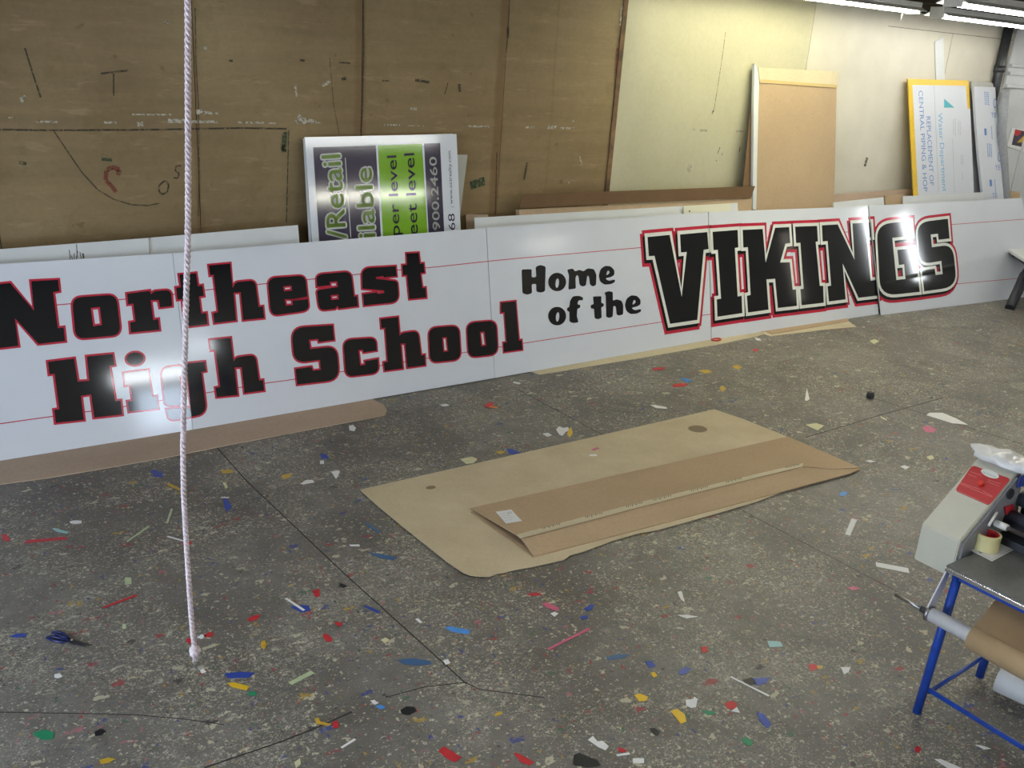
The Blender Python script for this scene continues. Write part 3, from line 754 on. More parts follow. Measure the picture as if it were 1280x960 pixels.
bm = B(); ribbon(bm, P4, [P4.px(949, 101), P4.px(975, 103), P4.px(1000, 105), P4.px(1045, 108)], .03, .0135); s3 = link('clear_tape', bm, 'gloss_trim')
tm = T('clear_packing_tape'); s3.data.materials[0] = tm.set(Base_Color=srgb(200, 178, 128), Roughness=.1)
bm = B(); prism(bm, [P4.at(P4.px(*p), .004) for p in ((943.0, 79.5), (946.8, 86), (948.5, 104), (946.5, 180), (945, 262), (940.5, 262), (942, 120))], -P4.n*.03); s4 = link('white_edge', bm, 'sheet_white')
adopt(t, s1, s2, s3, s4)

# things between the tall cardboard and the yellow-bordered sign
P5 = lean(6.42, 6.60, 1.3)
slab('flat_carton', P5, [(1040, 243.5), (1141, 236), (1142, 262), (1040, 266)], .02, 'card_pink', 'flat pinkish carton behind the sign between tall cardboard and yellow-edged sign', 'cardboard')
P5d = lean(6.19, 6.46, 1.3)
slab('white_sheet', P5d, [(1042, 253), (1104.3, 246.5), (1105.5, 262), (1042.5, 266)], .012, 'sheet_white', 'pale blue-white sheet above the N and G of the sign', 'sheet')
P5e = lean(6.22, 6.48, 1.3)
slab('cardboard_piece', P5e, [(1106, 244.5), (1131, 242.5), (1132, 262), (1107, 262)], .01, 'card', 'small tan cardboard piece between two white sheets above the letter G', 'cardboard')
P5f = lean(6.17, 6.44, 1.3)
slab('white_sheet', P5f, [(1128.5, 245.3), (1228.5, 240.3), (1231, 262), (1129.5, 266)], .008, 'sheet_white', 'wide white sheet in front of the yellow-edged sign, just above the letter S', 'sheet')

# yellow-bordered site sign on its side
YR = reg(1120, 90, 5.65)
P6 = lean(6.30, 6.66, 2.55)
ys = slab('site_sign', P6, [YR(85, 48), YR(514, 60), YR(550, 850), YR(125, 852)], .012, 'yellow', 'white site sign with yellow border and blue print, turned on its side', 'sign')
bm = B(); quadfill(bm, P6, [YR(115, 92), YR(492, 97), YR(505, 258), YR(524, 260), YR(552, 900), YR(157, 900)], .001); link('white_face', bm, 'gloss_white', ys)
bm = B()
text_px(bm, P6, 'CENTRAL PIPING & HOP', YR(158, 132), YR(192, 845), (30/5.65, -2/5.65), .002)
text_px(bm, P6, 'REPLACEMENT OF', YR(212, 315), YR(238, 802), (30/5.65, -2/5.65), .002)
link('blue_lettering', bm, 'blueprint', ys)
bm = B(); text_px(bm, P6, 'Water Department', YR(296, 290), YR(328, 845), (30/5.65, -2/5.65), .002); link('sky_blue_lettering', bm, 'skyprint', ys)
bm = B(); quadfill(bm, P6, [YR(338, 188), YR(338, 252), YR(412, 252)], .002); link('teal_triangle', bm, 'tealprint', ys)
bm = B()
ribbon(bm, P6, [P6.px(*YR(268, 95)), P6.px(*YR(300, 850))], .006, .0018); ribbon(bm, P6, [P6.px(*YR(398, 470)), P6.px(*YR(412, 850))], .005, .0018)
for x_, y0, y1 in ((405, 335, 440), (418, 330, 445), (440, 345, 440), (452, 350, 438), (460, 585, 650), (472, 588, 648), (468, 710, 760)):
    y = y0
    while y < y1:
        ribbon(bm, P6, [P6.px(*YR(x_, y)), P6.px(*YR(x_+.5, y+9))], .010, .0018); y += 14
link('grey_print', bm, 'greyprint', ys)
# narrow white strip on the wall above it
bm = B(); prism(bm, [WP.at(WP.px(*p), .002) for p in ((1168.2, 52), (1179, 46.5), (1181, 100), (1170, 100))], V((0, .006, 0)))
tag(link('white_strip', bm, 'sheet_white'), 'narrow white strip with a slanted top standing behind the yellow-edged sign', 'strip')
# bundle of printed strips at the right
QR = reg(1200, 80, 5.33)
P7 = lean(6.27, 6.62, 2.55)
bm = B(); prism(bm, [P7.at(P7.px(*QR(*p))) for p in ((92, 150), (235, 155), (250, 400), (270, 640), (292, 900), (330, 1500), (190, 1500), (155, 900), (128, 640), (108, 400))], -P7.n*.03)
st = tag(link('printed_strips', bm, 'gloss_white'), 'bundle of long white plastic strips with blue print beside the yellow-edged sign', 'strips')
bm = B(); prism(bm, [P7.at(P7.px(*QR(*p)), -.02) for p in ((86, 116), (228, 124), (240, 172), (92, 168))], -P7.n*.02); link('grey_strip_end', bm, 'sheet_grey', st)
bm = B()
for s_, x_, y0, y1 in (('TE', 206, 320, 356), ('TE', 232, 672, 706), ('TE', 214, 872, 892)): text_px(bm, P7, s_, QR(x_, y1), QR(x_+34, y1), (0, -32/5.33), .0015)
for cx, cy in ((233, 262), (262, 618)):
    ribbon(bm, P7, [P7.px(*QR(cx+11*math.cos(a), cy+30*math.sin(a))) for a in (k*math.pi/6 for k in range(13))], .012, .0015)
for x_, y_ in ((160, 430), (195, 770)): quadfill(bm, P7, [QR(x_, y_), QR(x_+16, y_), QR(x_+18, y_+45), QR(x_+3, y_+45)], .0015)
for x_, y0 in ((160, 185), (172, 185), (182, 188), (178, 530), (190, 530), (202, 534), (205, 415), (228, 770)):
    y = y0
    while y < y0+85: quadfill(bm, P7, [QR(x_+(y-y0)*.06, y), QR(x_+6+(y-y0)*.06, y), QR(x_+7+(y-y0)*.06, y+8), QR(x_+1+(y-y0)*.06, y+8)], .0015); y += 13
link('blue_lettering', bm, 'blueprint', st)
P7b = lean(6.36, 6.68, 2.5)
slab('grey_board', P7b, [(1213.5, 114), (1226, 114), (1229, 238), (1217, 238)], .02, 'grey_plate', 'dark narrow board in the gap between yellow-edged sign and printed strips', 'board')

# corner pipes and small sign beyond them
bm = B(); a = wy(1260.5, 38, 6.66)
tube(bm, [V((a.x, a.y, ZC)), V((a.x, a.y, 1.9))], .055, 14)
pp = tag(link('wall_pipe', bm, 'pipe_dark'), 'thick dark vertical pipe on the wall at the far right', 'pipe')
for z_ in (2.70, 1.93):
    bm = B(); tube(bm, [V((a.x, a.y, z_+.04)), V((a.x, a.y, z_-.04))], .066, 14); link('pipe_collar', bm, 'pipe_dark', pp)
bm = B(); p0, p1, p2 = wy(1256, 112, 6.52), wy(1252, 165, 6.50), wy(1257, 250, 6.46)
tube(bm, [p0, p1, p2, V((p2.x+.06, p2.y-.02, .0))], .055, 12)
tag(link('grey_pipe', bm, 'pipe_grey'), 'lighter grey pipe slanting down behind the printed strips', 'pipe')
PX = Plane((0, YW-.045, 0), (1, 0, 0), (0, 0, 1))
bm = B(); prism(bm, [PX.at(PX.px(*p)) for p in ((1265, 159.5), (1296, 166), (1294, 194), (1259, 183))], -PX.n*.004)
sg = tag(link('warning_sign', bm, 'paper'), 'small white-edged sign with dark, red and yellow print at the right picture edge', 'sign')
bm = B(); quadfill(bm, PX, [(1269, 161.5), (1296, 167.5), (1294, 187), (1264.5, 181)], .001); link('dark_print', bm, 'purple', sg)
bm = B(); quadfill(bm, PX, [(1269, 162), (1277, 163.5), (1275, 168), (1270, 170), (1267.5, 168)], .002); link('red_print', bm, 'v_red', sg)
bm = B(); quadfill(bm, PX, [(1279, 170), (1290, 168), (1292, 179), (1271, 178)], .002); link('yellow_print', bm, 'v_yellow', sg)
ct_ = wy(1267, 240, 6.56)
bm = B(); tube(bm, [V((ct_.x, ct_.y, 0.0)), V((ct_.x, ct_.y, ct_.z))], .085, 14)
tag(link('cardboard_tube', bm, 'card'), 'tan cardboard tube end showing above the right end of the sign', 'tube')

# small work table at the far right edge: pointed white top and splayed black leg
t = thing('side_table', 'white-topped low table with splayed black legs, cut by the right picture edge', 'table', (11.75, 5.35, 0))
tz = .60
tipp = fl(1256, 309, tz)
bm = B(); prism(bm, [tipp, fl(1283, 300, tz), fl(1330, 300, tz), fl(1330, 345, tz), fl(1285, 327, tz)], V((0, 0, -.03))); a1 = link('tabletop', bm, 'gloss_trim')
bm = B(); foot = fl(1262, 385, .02); topb = fl(1281, 345, .34)
d_ = V((.05, -.03, 0))
tube(bm, [foot, foot.lerp(topb, .5), topb, V((topb.x+.1, topb.y-.05, tz-.04))], .05, 10, radii=[.055, .06, .065, .05]); a2 = link('leg', bm, 'dkmetal')
bm = B(); f2 = foot+V((.55, -.75, 0)); tube(bm, [f2, V((topb.x+.3, topb.y-.45, tz-.04))], .05, 10); a3 = link('leg', bm, 'dkmetal')
bm = B(); tube(bm, [fl(1268, 318, tz-.06), fl(1290, 333, tz-.10)], .035, 8); a4 = link('brace', bm, 'dkmetal')
bm = B(); f4 = foot+V((1.1, .25, 0)); tube(bm, [f4, V((topb.x+.62, topb.y+.0, tz-.04))], .05, 10); a5 = link('leg', bm, 'dkmetal')
adopt(t, a1, a2, a3, a4, a5)

# ------------------------------------------------------------------ cardboard on the floor
def flat(name, pts, z0, th, mat, label=None, cat=None, group=None, parent=None):
    bm = B(); prism(bm, [V((p.x, p.y, z0+th)) for p in (fl(x_, y_, z0+th) for x_, y_ in pts)], V((0, 0, -th)))
    o = link(name, bm, mat, parent)
    return tag(o, label, cat, group) if label else o
def flatw(name, front, backY, z0, th, mat, label, cat='cardboard', group=None):
    """strip whose front outline is traced and whose back runs under the sign to backY"""
    P = [fl(x_, y_, z0+th) for x_, y_ in front]; P += [V((P[-1].x, backY, z0+th)), V((P[0].x, backY, z0+th))]
    bm = B(); prism(bm, [V((p.x, p.y, z0+th)) for p in P], V((0, 0, -th))); return tag(link(name, bm, mat), label, cat, group)
flatw('cardboard_strip', [(-150, 633), (0, 605), (60, 597), (200, 573), (300, 553), (400, 534), (470, 521), (481, 518.5), (484, 513), (480, 506), (468, 500)], 6.12, .0005, .006, 'card_pink',
      'long pinkish cardboard strip under the left sign boards, rounded at its right end')
flatw('cardboard_strip', [(661, 463.5), (674, 467.8), (700, 464), (750, 455.5), (800, 447.5), (860, 437), (905, 429), (945, 420.5), (957, 416.5)], 6.14, .0005, .005, 'card_light',
      'thin tan cardboard strip under the Home of the board, cut slanting at its left end')
flatw('cardboard_strip', [(955, 417.5), (962, 420), (990, 417), (1030, 412), (1071, 408.5), (1060, 401)], 6.13, .0005, .004, 'card_light',
      'short pointed tan cardboard strip below the letters K and I', )
flatw('cardboard_strip', [(953, 415), (957, 414), (965, 417.5), (1060, 401.5), (1061, 398.5)], 6.16, .006, .004, 'card',
      'creased upper cardboard strip lying on the short pointed one')
bm = B(); c_ = fl(895.5, 424.3, .012)
tube(bm, [c_+V((.055*math.cos(a), .03*math.sin(a), 0)) for a in (k*math.pi/8 for k in range(17))], .008, 6, caps=False)
tag(link('tape_ring', bm, 'v_red'), 'small red tape ring on the thin tan strip, under the I of the sign', 'tape')

sheet = flat('cardboard_sheet', [(450, 612), (560, 587), (720, 551), (893, 511.5), (930, 524), (985, 546), (1015, 600), (946, 627), (884, 645), (822, 662.5), (800, 666), (765, 676), (752, 681), (730, 689), (712, 694), (708, 697.5), (704, 700),
      (690, 703), (676, 706), (663, 709), (650, 711), (638, 713.5), (629, 716), (620, 717), (612, 720.5), (597, 720), (588, 719), (580, 716), (560, 703), (510, 663), (472, 632)], .007, .004, 'stained',
      'large pale torn cardboard sheet with two oil stains lying on the floor', 'cardboard')
ZB = .012
t = thing('folded_carton', 'folded brown cardboard with tape strip and white label lying on the torn sheet', 'cardboard', fl(800, 630, .01))
o1 = flat('bottom_layer', [(588, 640), (666, 696.5), (860, 646), (1062, 592), (1076, 586), (985, 546)], .010, .005, 'card')
bm = B(); pts = [fl(588, 635, .022), fl(985, 545.5, .022), fl(1075, 584.5, .024), fl(1040, 586, .03), fl(1003, 583, .045), fl(830, 624, .05), fl(650, 671, .055)]
def sheet3(bm, pts, th):
    a = [bm.verts.new(p) for p in pts]; b = [bm.verts.new(p-V((0, 0, th))) for p in pts]
    for t_ in tessellate_polygon([pts]):
        bm.faces.new([a[i] for i in t_]); bm.faces.new([b[i] for i in t_[::-1]])
    for i in range(len(pts)): bm.faces.new((a[i], b[i], b[(i+1) % len(pts)], a[(i+1) % len(pts)]))
    bmesh.ops.recalc_face_normals(bm, faces=bm.faces)
sheet3(bm, pts, .004); o2 = link('top_layer', bm, 'card')
bm = B(); pts = [fl(651, 672, .052), fl(830, 625, .048), fl(1003, 584, .042), fl(1040, 587, .028), fl(1075, 585.5, .020), fl(1060, 592, .019), fl(860, 645.5, .018), fl(667, 695, .019)]
sheet3(bm, pts, .004); o3 = link('front_flap', bm, 'card')
PT = Plane(fl(651, 671, .056), fl(1003, 582, .046)-fl(651, 671, .056), fl(588, 635, .023)-fl(651, 671, .056))
if PT.n.z < 0: PT.n = -PT.n
bm = B(); fill(bm, PT, [[PT.px(*p) for p in ((646, 668.5), (700, 654), (800, 628), (900, 603.5), (1004, 579), (1003, 583.5), (900, 608.5), (800, 634), (700, 660.5), (650, 673.5))]], .0015); o4 = link('tape_strip', bm, 'tan_tape')
bm = B()
for xx, yy, xe, ye in ((678, 663.5, 699, 658.2), (732, 649.6, 752, 644.6), (783, 636.3, 802, 631.6), (817, 628, 838, 622.7), (864, 616.3, 884, 611.4), (908, 605.5, 926, 601), (982, 587.5, 998, 583.6)):
    faint_print(bm, PT, (xx, yy-3.6), (xe, ye-3.6), (.5, 2.2), 9, .006, .0025)
o5 = link('tape_print', bm, 'ink')
bm = B(); LQ = ((619.5, 640), (639, 637.2), (652.5, 651.5), (632.5, 654.8)); fill(bm, PT, [[PT.px(*p) for p in LQ]], .0018); o6 = link('paper_label', bm, 'paper')
bm = B(); text_px(bm, PT, '20', (634.5, 643.3), (640.5, 642.4), (-2, -2.6), .0026)
for a_, b_ in (((625, 643), (632, 642)), ((627, 646), (638, 644.5)), ((629, 648.5), (641, 647)), ((631, 651), (640, 650))): ribbon(bm, PT, [PT.px(*a_), PT.px(*b_)], .003, .0026)
o7 = link('label_print', bm, 'greyprint')
adopt(t, o1, o2, o3, o4, o5, o6, o7)
for o_, par in ((o5, o4), (o7, o6)):
    o_.parent = par; o_.matrix_parent_inverse = Matrix.Identity(4) if False else par.matrix_parent_inverse.inverted() @ Matrix.Translation(-V(t.location))

# ------------------------------------------------------------------ hanging rope
base = V((.72, 2.56, 0)); nn = V((base.x, base.y, 0)).normalized()
def rp(x_, y_): d = ray(x_, y_); return CAM + d*((base-CAM).dot(nn)/d.dot(nn))
ctrl = [rp(*p) for p in ((234.5, 0), (234.8, 80), (235, 160), (235.2, 240), (234.5, 310), (232.5, 380), (231, 450), (229.4, 520), (229, 570), (230, 620), (232.6, 670), (236, 725), (240, 780), (243.5, 812))]
ctrl = [V((ctrl[0].x, ctrl[0].y, ZC-.1)), V((ctrl[0].x, ctrl[0].y, ctrl[0].z+.2))] + ctrl
path = []
for i in range(len(ctrl)-1):
    p0, p1, p2, p3 = ctrl[max(i-1, 0)], ctrl[i], ctrl[i+1], ctrl[min(i+2, len(ctrl)-1)]
    nseg = max(2, int((p2-p1).length/.006))
    for k in range(nseg):
        u = k/nseg
        path.append(.5*((2*p1)+(-p0+p2)*u+(2*p0-5*p1+4*p2-p3)*u*u+(-p0+3*p1-3*p2+p3)*u**3))
path.append(ctrl[-1])
t = thing('hanging_rope', 'pale pink twisted rope hanging from above with a frayed knot at its end', 'rope', path[-1])
parts = []
for s_ in range(3):
    bm = B(); hel = []; L_ = 0
    for i, p in enumerate(path):
        if i: L_ += (p-path[i-1]).length
        a = L_/.045*2*math.pi + s_*2*math.pi/3
        hel.append(p + V((math.cos(a), math.sin(a), 0))*.0044)
    tube(bm, hel, .0045, 6); parts.append(link('strand', bm, 'rope'))
bm = B(); bmesh.ops.create_icosphere(bm, subdivisions=3, radius=.017)
for v in bm.verts:
    n_ = math.sin(v.co.x*420)*math.cos(v.co.y*380+v.co.z*300); v.co *= 1+.16*n_; v.co.z *= 1.15
    v.co += path[-1]+V((0, 0, -.006))
for f in bm.faces: f.smooth = True
parts.append(link('knot', bm, 'rope'))
bm = B()
for k in range(26):
    a = random.uniform(0, 6.28); r_ = random.uniform(.004, .02)
    p0 = path[-1]+V((0, 0, -.01)); p1 = p0+V((math.cos(a)*r_, math.sin(a)*r_, -random.uniform(.01, .03)))
    tube(bm, [p0, p0.lerp(p1, .5)+V((0, 0, .003)), p1], .0012, 4)
parts.append(link('frayed_end', bm, 'rope'))
adopt(t, *parts)

# ------------------------------------------------------------------ scissors, ball
t = thing('scissors', 'dark blue-handled scissors lying on the floor near the left picture edge', 'scissors', fl(85, 798, 0))
ps = []
for lp in (((66, 790.5), (72, 789.5), (80, 792), (86.5, 798), (80, 796.5), (71, 793.5)), ((58.5, 796.5), (64, 795.3), (76, 798), (87, 801), (78, 802.8), (66, 800.5))):
    P = [fl(x_, y_, .007) for x_, y_ in lp]; P.append(P[0]); P.append(P[1]); bm = B(); tube(bm, P, .0055, 8); ps.append(link('handle', bm, 'handle_blue'))
for lp in (((84, 797), (88, 797.5), (112, 806.5), (88, 801.5)), ((84, 801), (90, 800), (109, 808.2), (88, 804))):
    bm = B(); prism(bm, [fl(x_, y_, .008) for x_, y_ in lp], V((0, 0, -.003))); ps.append(link('blade', bm, 'dkmetal'))
bm = B(); c_ = fl(90, 801, .004); tube(bm, [c_, c_+V((0, 0, .009))], .005, 10); ps.append(link('pivot', bm, 'steel'))
adopt(t, *ps)
bm = B(); bmesh.ops.create_icosphere(bm, subdivisions=3, radius=.032); c_ = fl(1088, 494, .03)
for v in bm.verts:
    v.co *= 1+.14*math.sin(v.co.x*210+1)*math.cos(v.co.y*190)+.08*math.sin(v.co.z*330); v.co += c_
tag(link('crumpled_ball', bm, 'v_black'), 'small black crumpled ball on the floor right of centre', 'ball')

# ------------------------------------------------------------------ laminating machine on its stand
t = thing('work_table', 'dark grey table on blue tube legs at the right picture edge', 'table', (3.8, 1.2, 0))
ps = []
bm = B(); box(bm, (3.49, .15, .712), (4.25, 1.705, .740), bev=.006); ps.append(link('tabletop', bm, 'tabletop'))
bm = B(); box(bm, (3.478, .15, .716), (3.4915, 1.70, .734), bev=.003); ps.append(link('edge_strip', bm, 'chrome'))
for x_, y_ in ((3.543, 1.672), (4.04, 1.672), (3.543, .35), (4.04, .35)):
    bm = B(); tube(bm, [(x_, y_+.027, 0), (x_, y_, .712)], .0185, 14); ps.append(link('leg', bm, 'blue_paint'))
bm = B(); tube(bm, [(3.555, 1.69, .125), (3.555, .37, .125)], .011, 10); ps.append(link('stretcher', bm, 'blue_paint'))
bm = B(); tube(bm, [(4.03, 1.69, .125), (4.03, .37, .125)], .011, 10); ps.append(link('stretcher', bm, 'blue_paint'))
bm = B(); tube(bm, [(3.575, 1.685, .10), (4.03, 1.69, .125)], .009, 10); ps.append(link('stretcher', bm, 'blue_paint'))
bm = B(); box(bm, (3.53, .3, .675), (3.56, 1.69, .712), bev=.003); ps.append(link('top_rail', bm, 'blue_paint'))
bm = B(); box(bm, (3.56, 1.66, .675), (4.05, 1.69, .712), bev=.003); ps.append(link('top_rail', bm, 'blue_paint'))
adopt(t, *ps)

t = thing('laminator', 'beige roll laminating machine with red control panel on the dark table', 'laminator', (3.7, 1.4, .74))
ps = []
YO, YI = 1.905, 1.732
prof = [(3.61, .63), (3.61, .80), (3.95, 1.045), (3.99, 1.04), (4.10, .63)]
bm = B(); prism(bm, [V((x_, YO, z_)) for x_, z_ in prof], V((0, YI-YO, 0)))
bmesh.ops.bevel(bm, geom=[e for e in bm.edges if e.calc_face_angle(0) > .3], offset=.004, segments=2, affect='EDGES')
ps.append(link('end_housing', bm, 'beige'))
bm = B(); prism(bm, [V((x_, YI-.001, z_)) for x_, z_ in ((3.63, .65), (3.63, .79), (3.945, 1.02), (3.98, 1.01), (4.08, .65))], V((0, -.010, 0))); ps.append(link('shaded_inner_side', bm, 'grey_plate'))  # grey stands in for shade on the beige housing's inner side
PC = Plane(V((3.61, YO, .80)), V((3.95-3.61, 0, 1.045-.80)), V((0, -1, 0)))
PS = reg(1080, 540, 6.4)
lab = [(728, 470), (868, 268, ), (1172, 378), (1000, 590)]
bm = B(); loop = rounded([PS(*p) + (4.5,) for p in lab]); prism(bm, [PC.at(PC.px(*p), .003) for p in loop], -PC.n*.0025); cp = link('control_panel', bm, 'machine_red'); ps.append(cp)
bm = B(); tube(bm, [PC.at(PC.px(*PS(938, 425)), .002), PC.at(PC.px(*PS(938, 425)), .022)], .0105, 16, radii=[.0115, .0105]); ps.append(link('knob', bm, 'knobred'))
bm = B(); fill(bm, PC, [[PC.px(*PS(*q)) for q in ell(1008, 338, 76, 29, 24, .36)]], .0036); ov = link('logo_oval', bm, 'gloss_trim')
bm = B()
faint_print(bm, PC, PS(956, 322), PS(1060, 362), (-.6, 1.9), 10, .0016, .0042)
tx = link('logo_print', bm, 'ink')
bm = B()
for a_, b_ in (((850, 320), (940, 352)), ((990, 385), (1095, 420)), ((835, 342), (900, 366)), ((985, 400), (1085, 440)), ((770, 408), (935, 466)), ((950, 475), (1030, 520)), ((765, 415), (1025, 525)), ((738, 470), (985, 578))):
    ribbon(bm, PC, [PC.px(*PS(*a_)), PC.px(*PS(*b_))], .0018, .0038)
pr = link('panel_print', bm, plain('faded_pink_print', (.75, .3, .28), .4, .02))
# roller, feed bar, plates between the housings
bm = B(); tube(bm, [(3.95, YI-.012, .83), (3.95, .3, .83)], .042, 24); ps.append(link('rubber_roller', bm, 'roller'))
bm = B(); tube(bm, [(4.02, YI-.012, .91), (4.02, .3, .91)], .036, 24); ps.append(link('rubber_roller', bm, 'roller'))
e0 = wy(1250, 656, 1.69)
bm = B(); tube(bm, [V((e0.x, YI-.012, e0.z)), V((e0.x, .3, e0.z))], .010, 14); ps.append(link('feed_bar', bm, 'steel'))
bm = B(); tube(bm, [V((e0.x, YI-.020, e0.z)), V((e0.x, YI-.075, e0.z))], .015, 16); ps.append(link('bar_end', bm, 'fixture'))
bm = B(); box(bm, (4.04, .3, .745), (4.10, YI-.013, .98), bev=.004); ps.append(link('rear_cover', bm, 'dkmetal'))
bm = B(); box(bm, (3.87, .3, .741), (4.03, YI-.013, .775), bev=.003); ps.append(link('feed_tray', bm, 'dkmetal'))
PI = Plane(V((0, YI-.0135, 0)), (1, 0, 0), (0, 0, 1))
bm = B(); loop = [(1255, 633), (1266, 630), (1268, 640), (1256, 643)]; prism(bm, [PI.at(PI.px(*p), .001) for p in loop], PI.n*.004); ps.append(link('red_button', bm, 'v_red'))
bm = B(); prism(bm, [PI.at(PI.px(*p), .001) for p in ell(1262.5, 617, 3.6, 7, 16, .35)], PI.n*.004); ps.append(link('shaft_hole', bm, 'dkmetal'))
bm = B(); prism(bm, [PI.at(PI.px(*p), .001) for p in ((1270, 609), (1274, 596), (1284, 590), (1284, 606))], PI.n*.004); ps.append(link('blue_label', bm, 'v_blue'))
bm = B(); box(bm, (3.61, .13, .742), (4.1, .3, .9), bev=.004); ps.append(link('end_housing', bm, 'beige'))
adopt(t, *ps, ov, tx, pr)
for o_ in (ov, tx, pr):
    o_.parent = cp; o_.matrix_parent_inverse = (cp.matrix_parent_inverse).inverted() @ Matrix.Translation(-V(t.location))

# paper roll bracket under the front edge
E0 = fl(1161, 766, .535)
t = thing('kraft_roll', 'brown kraft paper roll on a metal bar under the front of the dark table', 'paper roll', E0)
ps = []
bm = B(); tube(bm, [E0+V((0, -.008, 0)), V((E0.x, .2, E0.z))], .030, 20); ps.append(link('roll_bar', bm, 'alu'))
bm = B(); tube(bm, [E0+V((0, .004, 0)), E0+V((0, -.012, 0))], .034, 20); ps.append(link('bar_flange', bm, 'steel'))
bm = B(); P_ = [V((E0.x-.004, E0.y, E0.z-.03)), V((E0.x+.03, E0.y, E0.z-.012)), V((3.535, E0.y, .714)), V((3.497, E0.y, .714)), V((E0.x-.026, E0.y, E0.z+.01))]
prism(bm, P_, V((0, .006, 0))); ps.append(link('bracket', bm, 'alu'))
rod = fl(1120, 745, E0.z)
bm = B(); tube(bm, [E0, V((E0.x, E0.y+.155, E0.z))], .007, 10); ps.append(link('shaft', bm, 'steel'))
bm = B(); tube(bm, [V((E0.x, E0.y+.012, E0.z)), V((E0.x, E0.y+.034, E0.z))], .014, 14); ps.append(link('shaft_collar', bm, 'dkmetal'))
yk = E0.y-.19
bm = B(); tube(bm, [V((E0.x, yk, E0.z)), V((E0.x, .25, E0.z))], .052, 32); ps.append(link('kraft_paper', bm, 'kraft'))
bm = B(); a, b = V((E0.x-.040, yk, E0.z+.02)), V((3.60, yk, .708)); L = V((0, .25-yk, 0))
a = V((E0.x-.012, yk, E0.z+.0515))
vs = [bm.verts.new(q) for q in (a, b, b+L, a+L)]; bm.faces.new(vs); bmesh.ops.solidify(bm, geom=bm.faces[:], thickness=.0015); ps.append(link('paper_web', bm, 'kraft'))
adopt(t, *ps)

# things on the machine table
zt = .741
bm = B(); prism(bm, [V((p.x, p.y, zt+.002)) for p in (fl(x_, y_, zt) for x_, y_ in ((1205, 684), (1240, 702), (1279, 681), (1255, 665)))], V((0, 0, -.0015)))
pf = tag(link('printed_sheet', bm, 'paper'), 'white printed sheet lying under the tape roll on the dark table', 'paper')
PZ = Plane(V((0, 0, zt+.0022)), (1, 0, 0), (0, 1, 0)); PZ.n = V((0, 0, 1))
bm = B()
ribbon(bm, PZ, [PZ.px(1209, 684), PZ.px(1240, 699.5), PZ.px(1275, 681)], .002, .0003)
fill(bm, PZ, [[PZ.px(*p) for p in ((1212, 682), (1217, 680), (1222, 685), (1216, 687))]], .0003); fill(bm, PZ, [[PZ.px(*p) for p in ((1222, 688), (1227, 686), (1231, 690), (1225, 692))]], .0003)
fill(bm, PZ, [[PZ.px(*p) for p in ((1264, 680), (1268, 678), (1271, 681), (1267, 683))]], .0003)
link('print', bm, 'greyprint', pf)
t = thing('tape_roll', 'pale yellow tape roll with a red core standing on the printed sheet', 'tape', fl(1231.5, 685, zt+.003)); c_ = V(t.location)
def annulus(bm, c, r0_, r1_, h, n=32):
    R = []
    for r_, z_ in ((r1_, 0), (r1_, h), (r0_, h), (r0_, 0)): R.append([bm.verts.new(c+V((r_*math.cos(2*math.pi*k/n), r_*math.sin(2*math.pi*k/n), z_))) for k in range(n)])
    for a_ in range(4):
        for k in range(n): bm.faces.new((R[a_][k], R[a_][(k+1) % n], R[(a_+1) % 4][(k+1) % n], R[(a_+1) % 4][k]))
    bmesh.ops.recalc_face_normals(bm, faces=bm.faces)
bm = B(); annulus(bm, c_, .0415, .050, .070); q1 = link('tape', bm, 'tape_yellow')
bm = B(); annulus(bm, c_, .0385, .041, .0705); q2 = link('core', bm, 'v_red')
adopt(t, q1, q2)
bm = B(); tube(bm, [wy(1236, 657, 1.70), wy(1246, 640.5, 1.712)], .0055, 8); 
tag(link('white_stick', bm, 'fixture'), 'short white stick leaning inside the laminator behind the tape roll', 'stick')
# crumpled plastic bag on the machine
bm = B(); bmesh.ops.create_uvsphere(bm, u_segments=28, v_segments=14, radius=1)
cb = fl(1264, 577, 1.065)
for v in bm.verts:
    x_, y_, z_ = v.co; k = 1+.13*math.sin(7*x_+3*y_)+.10*math.cos(9*y_-4*z_)+.06*math.sin(15*x_*y_+2)
    v.co = cb+V((x_*.085*k, y_*.17*k, max(z_*.030*k, -.012)+.012*math.sin(11*y_)*max(z_, 0)))
for f in bm.faces: f.smooth = True
bg = tag(link('plastic_bag', bm, 'plastic'), 'crumpled white plastic bag lying on top of the laminator', 'bag')
bm = B(); tube(bm, [fl(1224, 567.5, 1.045), fl(1234, 567, 1.05)], .008, 8); tag(link('black_knob', bm, 'dkmetal'), 'black knob at the back corner of the laminator beside the bag', 'knob')
bm = B(); c_ = fl(1283, 866, .07); tube(bm, [c_+V((-.02, .12, 0)), c_+V((.1, -.5, 0))], .055, 18)
tag(link('white_roll', bm, 'paper'), 'white roll standing on the floor under the table at the right picture edge', 'roll')

# ------------------------------------------------------------------ scraps of vinyl and paper on the floor
def scrap(kind, mat, pts, label, w=None, z=.0012):
    th = .0012
    if kind == 'strip':
        a, b = fl(*pts[0], z), fl(*pts[1], z); d = (b-a).normalized(); n = V((-d.y, d.x, 0))*w/2
        P = [a-n*.7, b-n*.9, b+n, a+n]
    elif kind == 'blob':
        cx, cy, rx, ry = pts; k0 = random.random()*6
        P = [fl(cx+rx*math.cos(a)*(.75+.3*math.sin(3*a+k0)), cy+ry*math.sin(a)*(.8+.25*math.cos(2*a+k0)), z) for a in (k*2*math.pi/11 for k in range(11))]
    else: P = [fl(x_, y_, z) for x_, y_ in pts]
    P = [V((p.x, p.y, z+th)) for p in P]
    bm = B(); prism(bm, P, V((0, 0, -th)))
    name = {'paper': 'paper_scrap'}.get(mat, 'vinyl_scrap')
    return tag(link(name, bm, mat), label, 'scrap')
sc = scrap
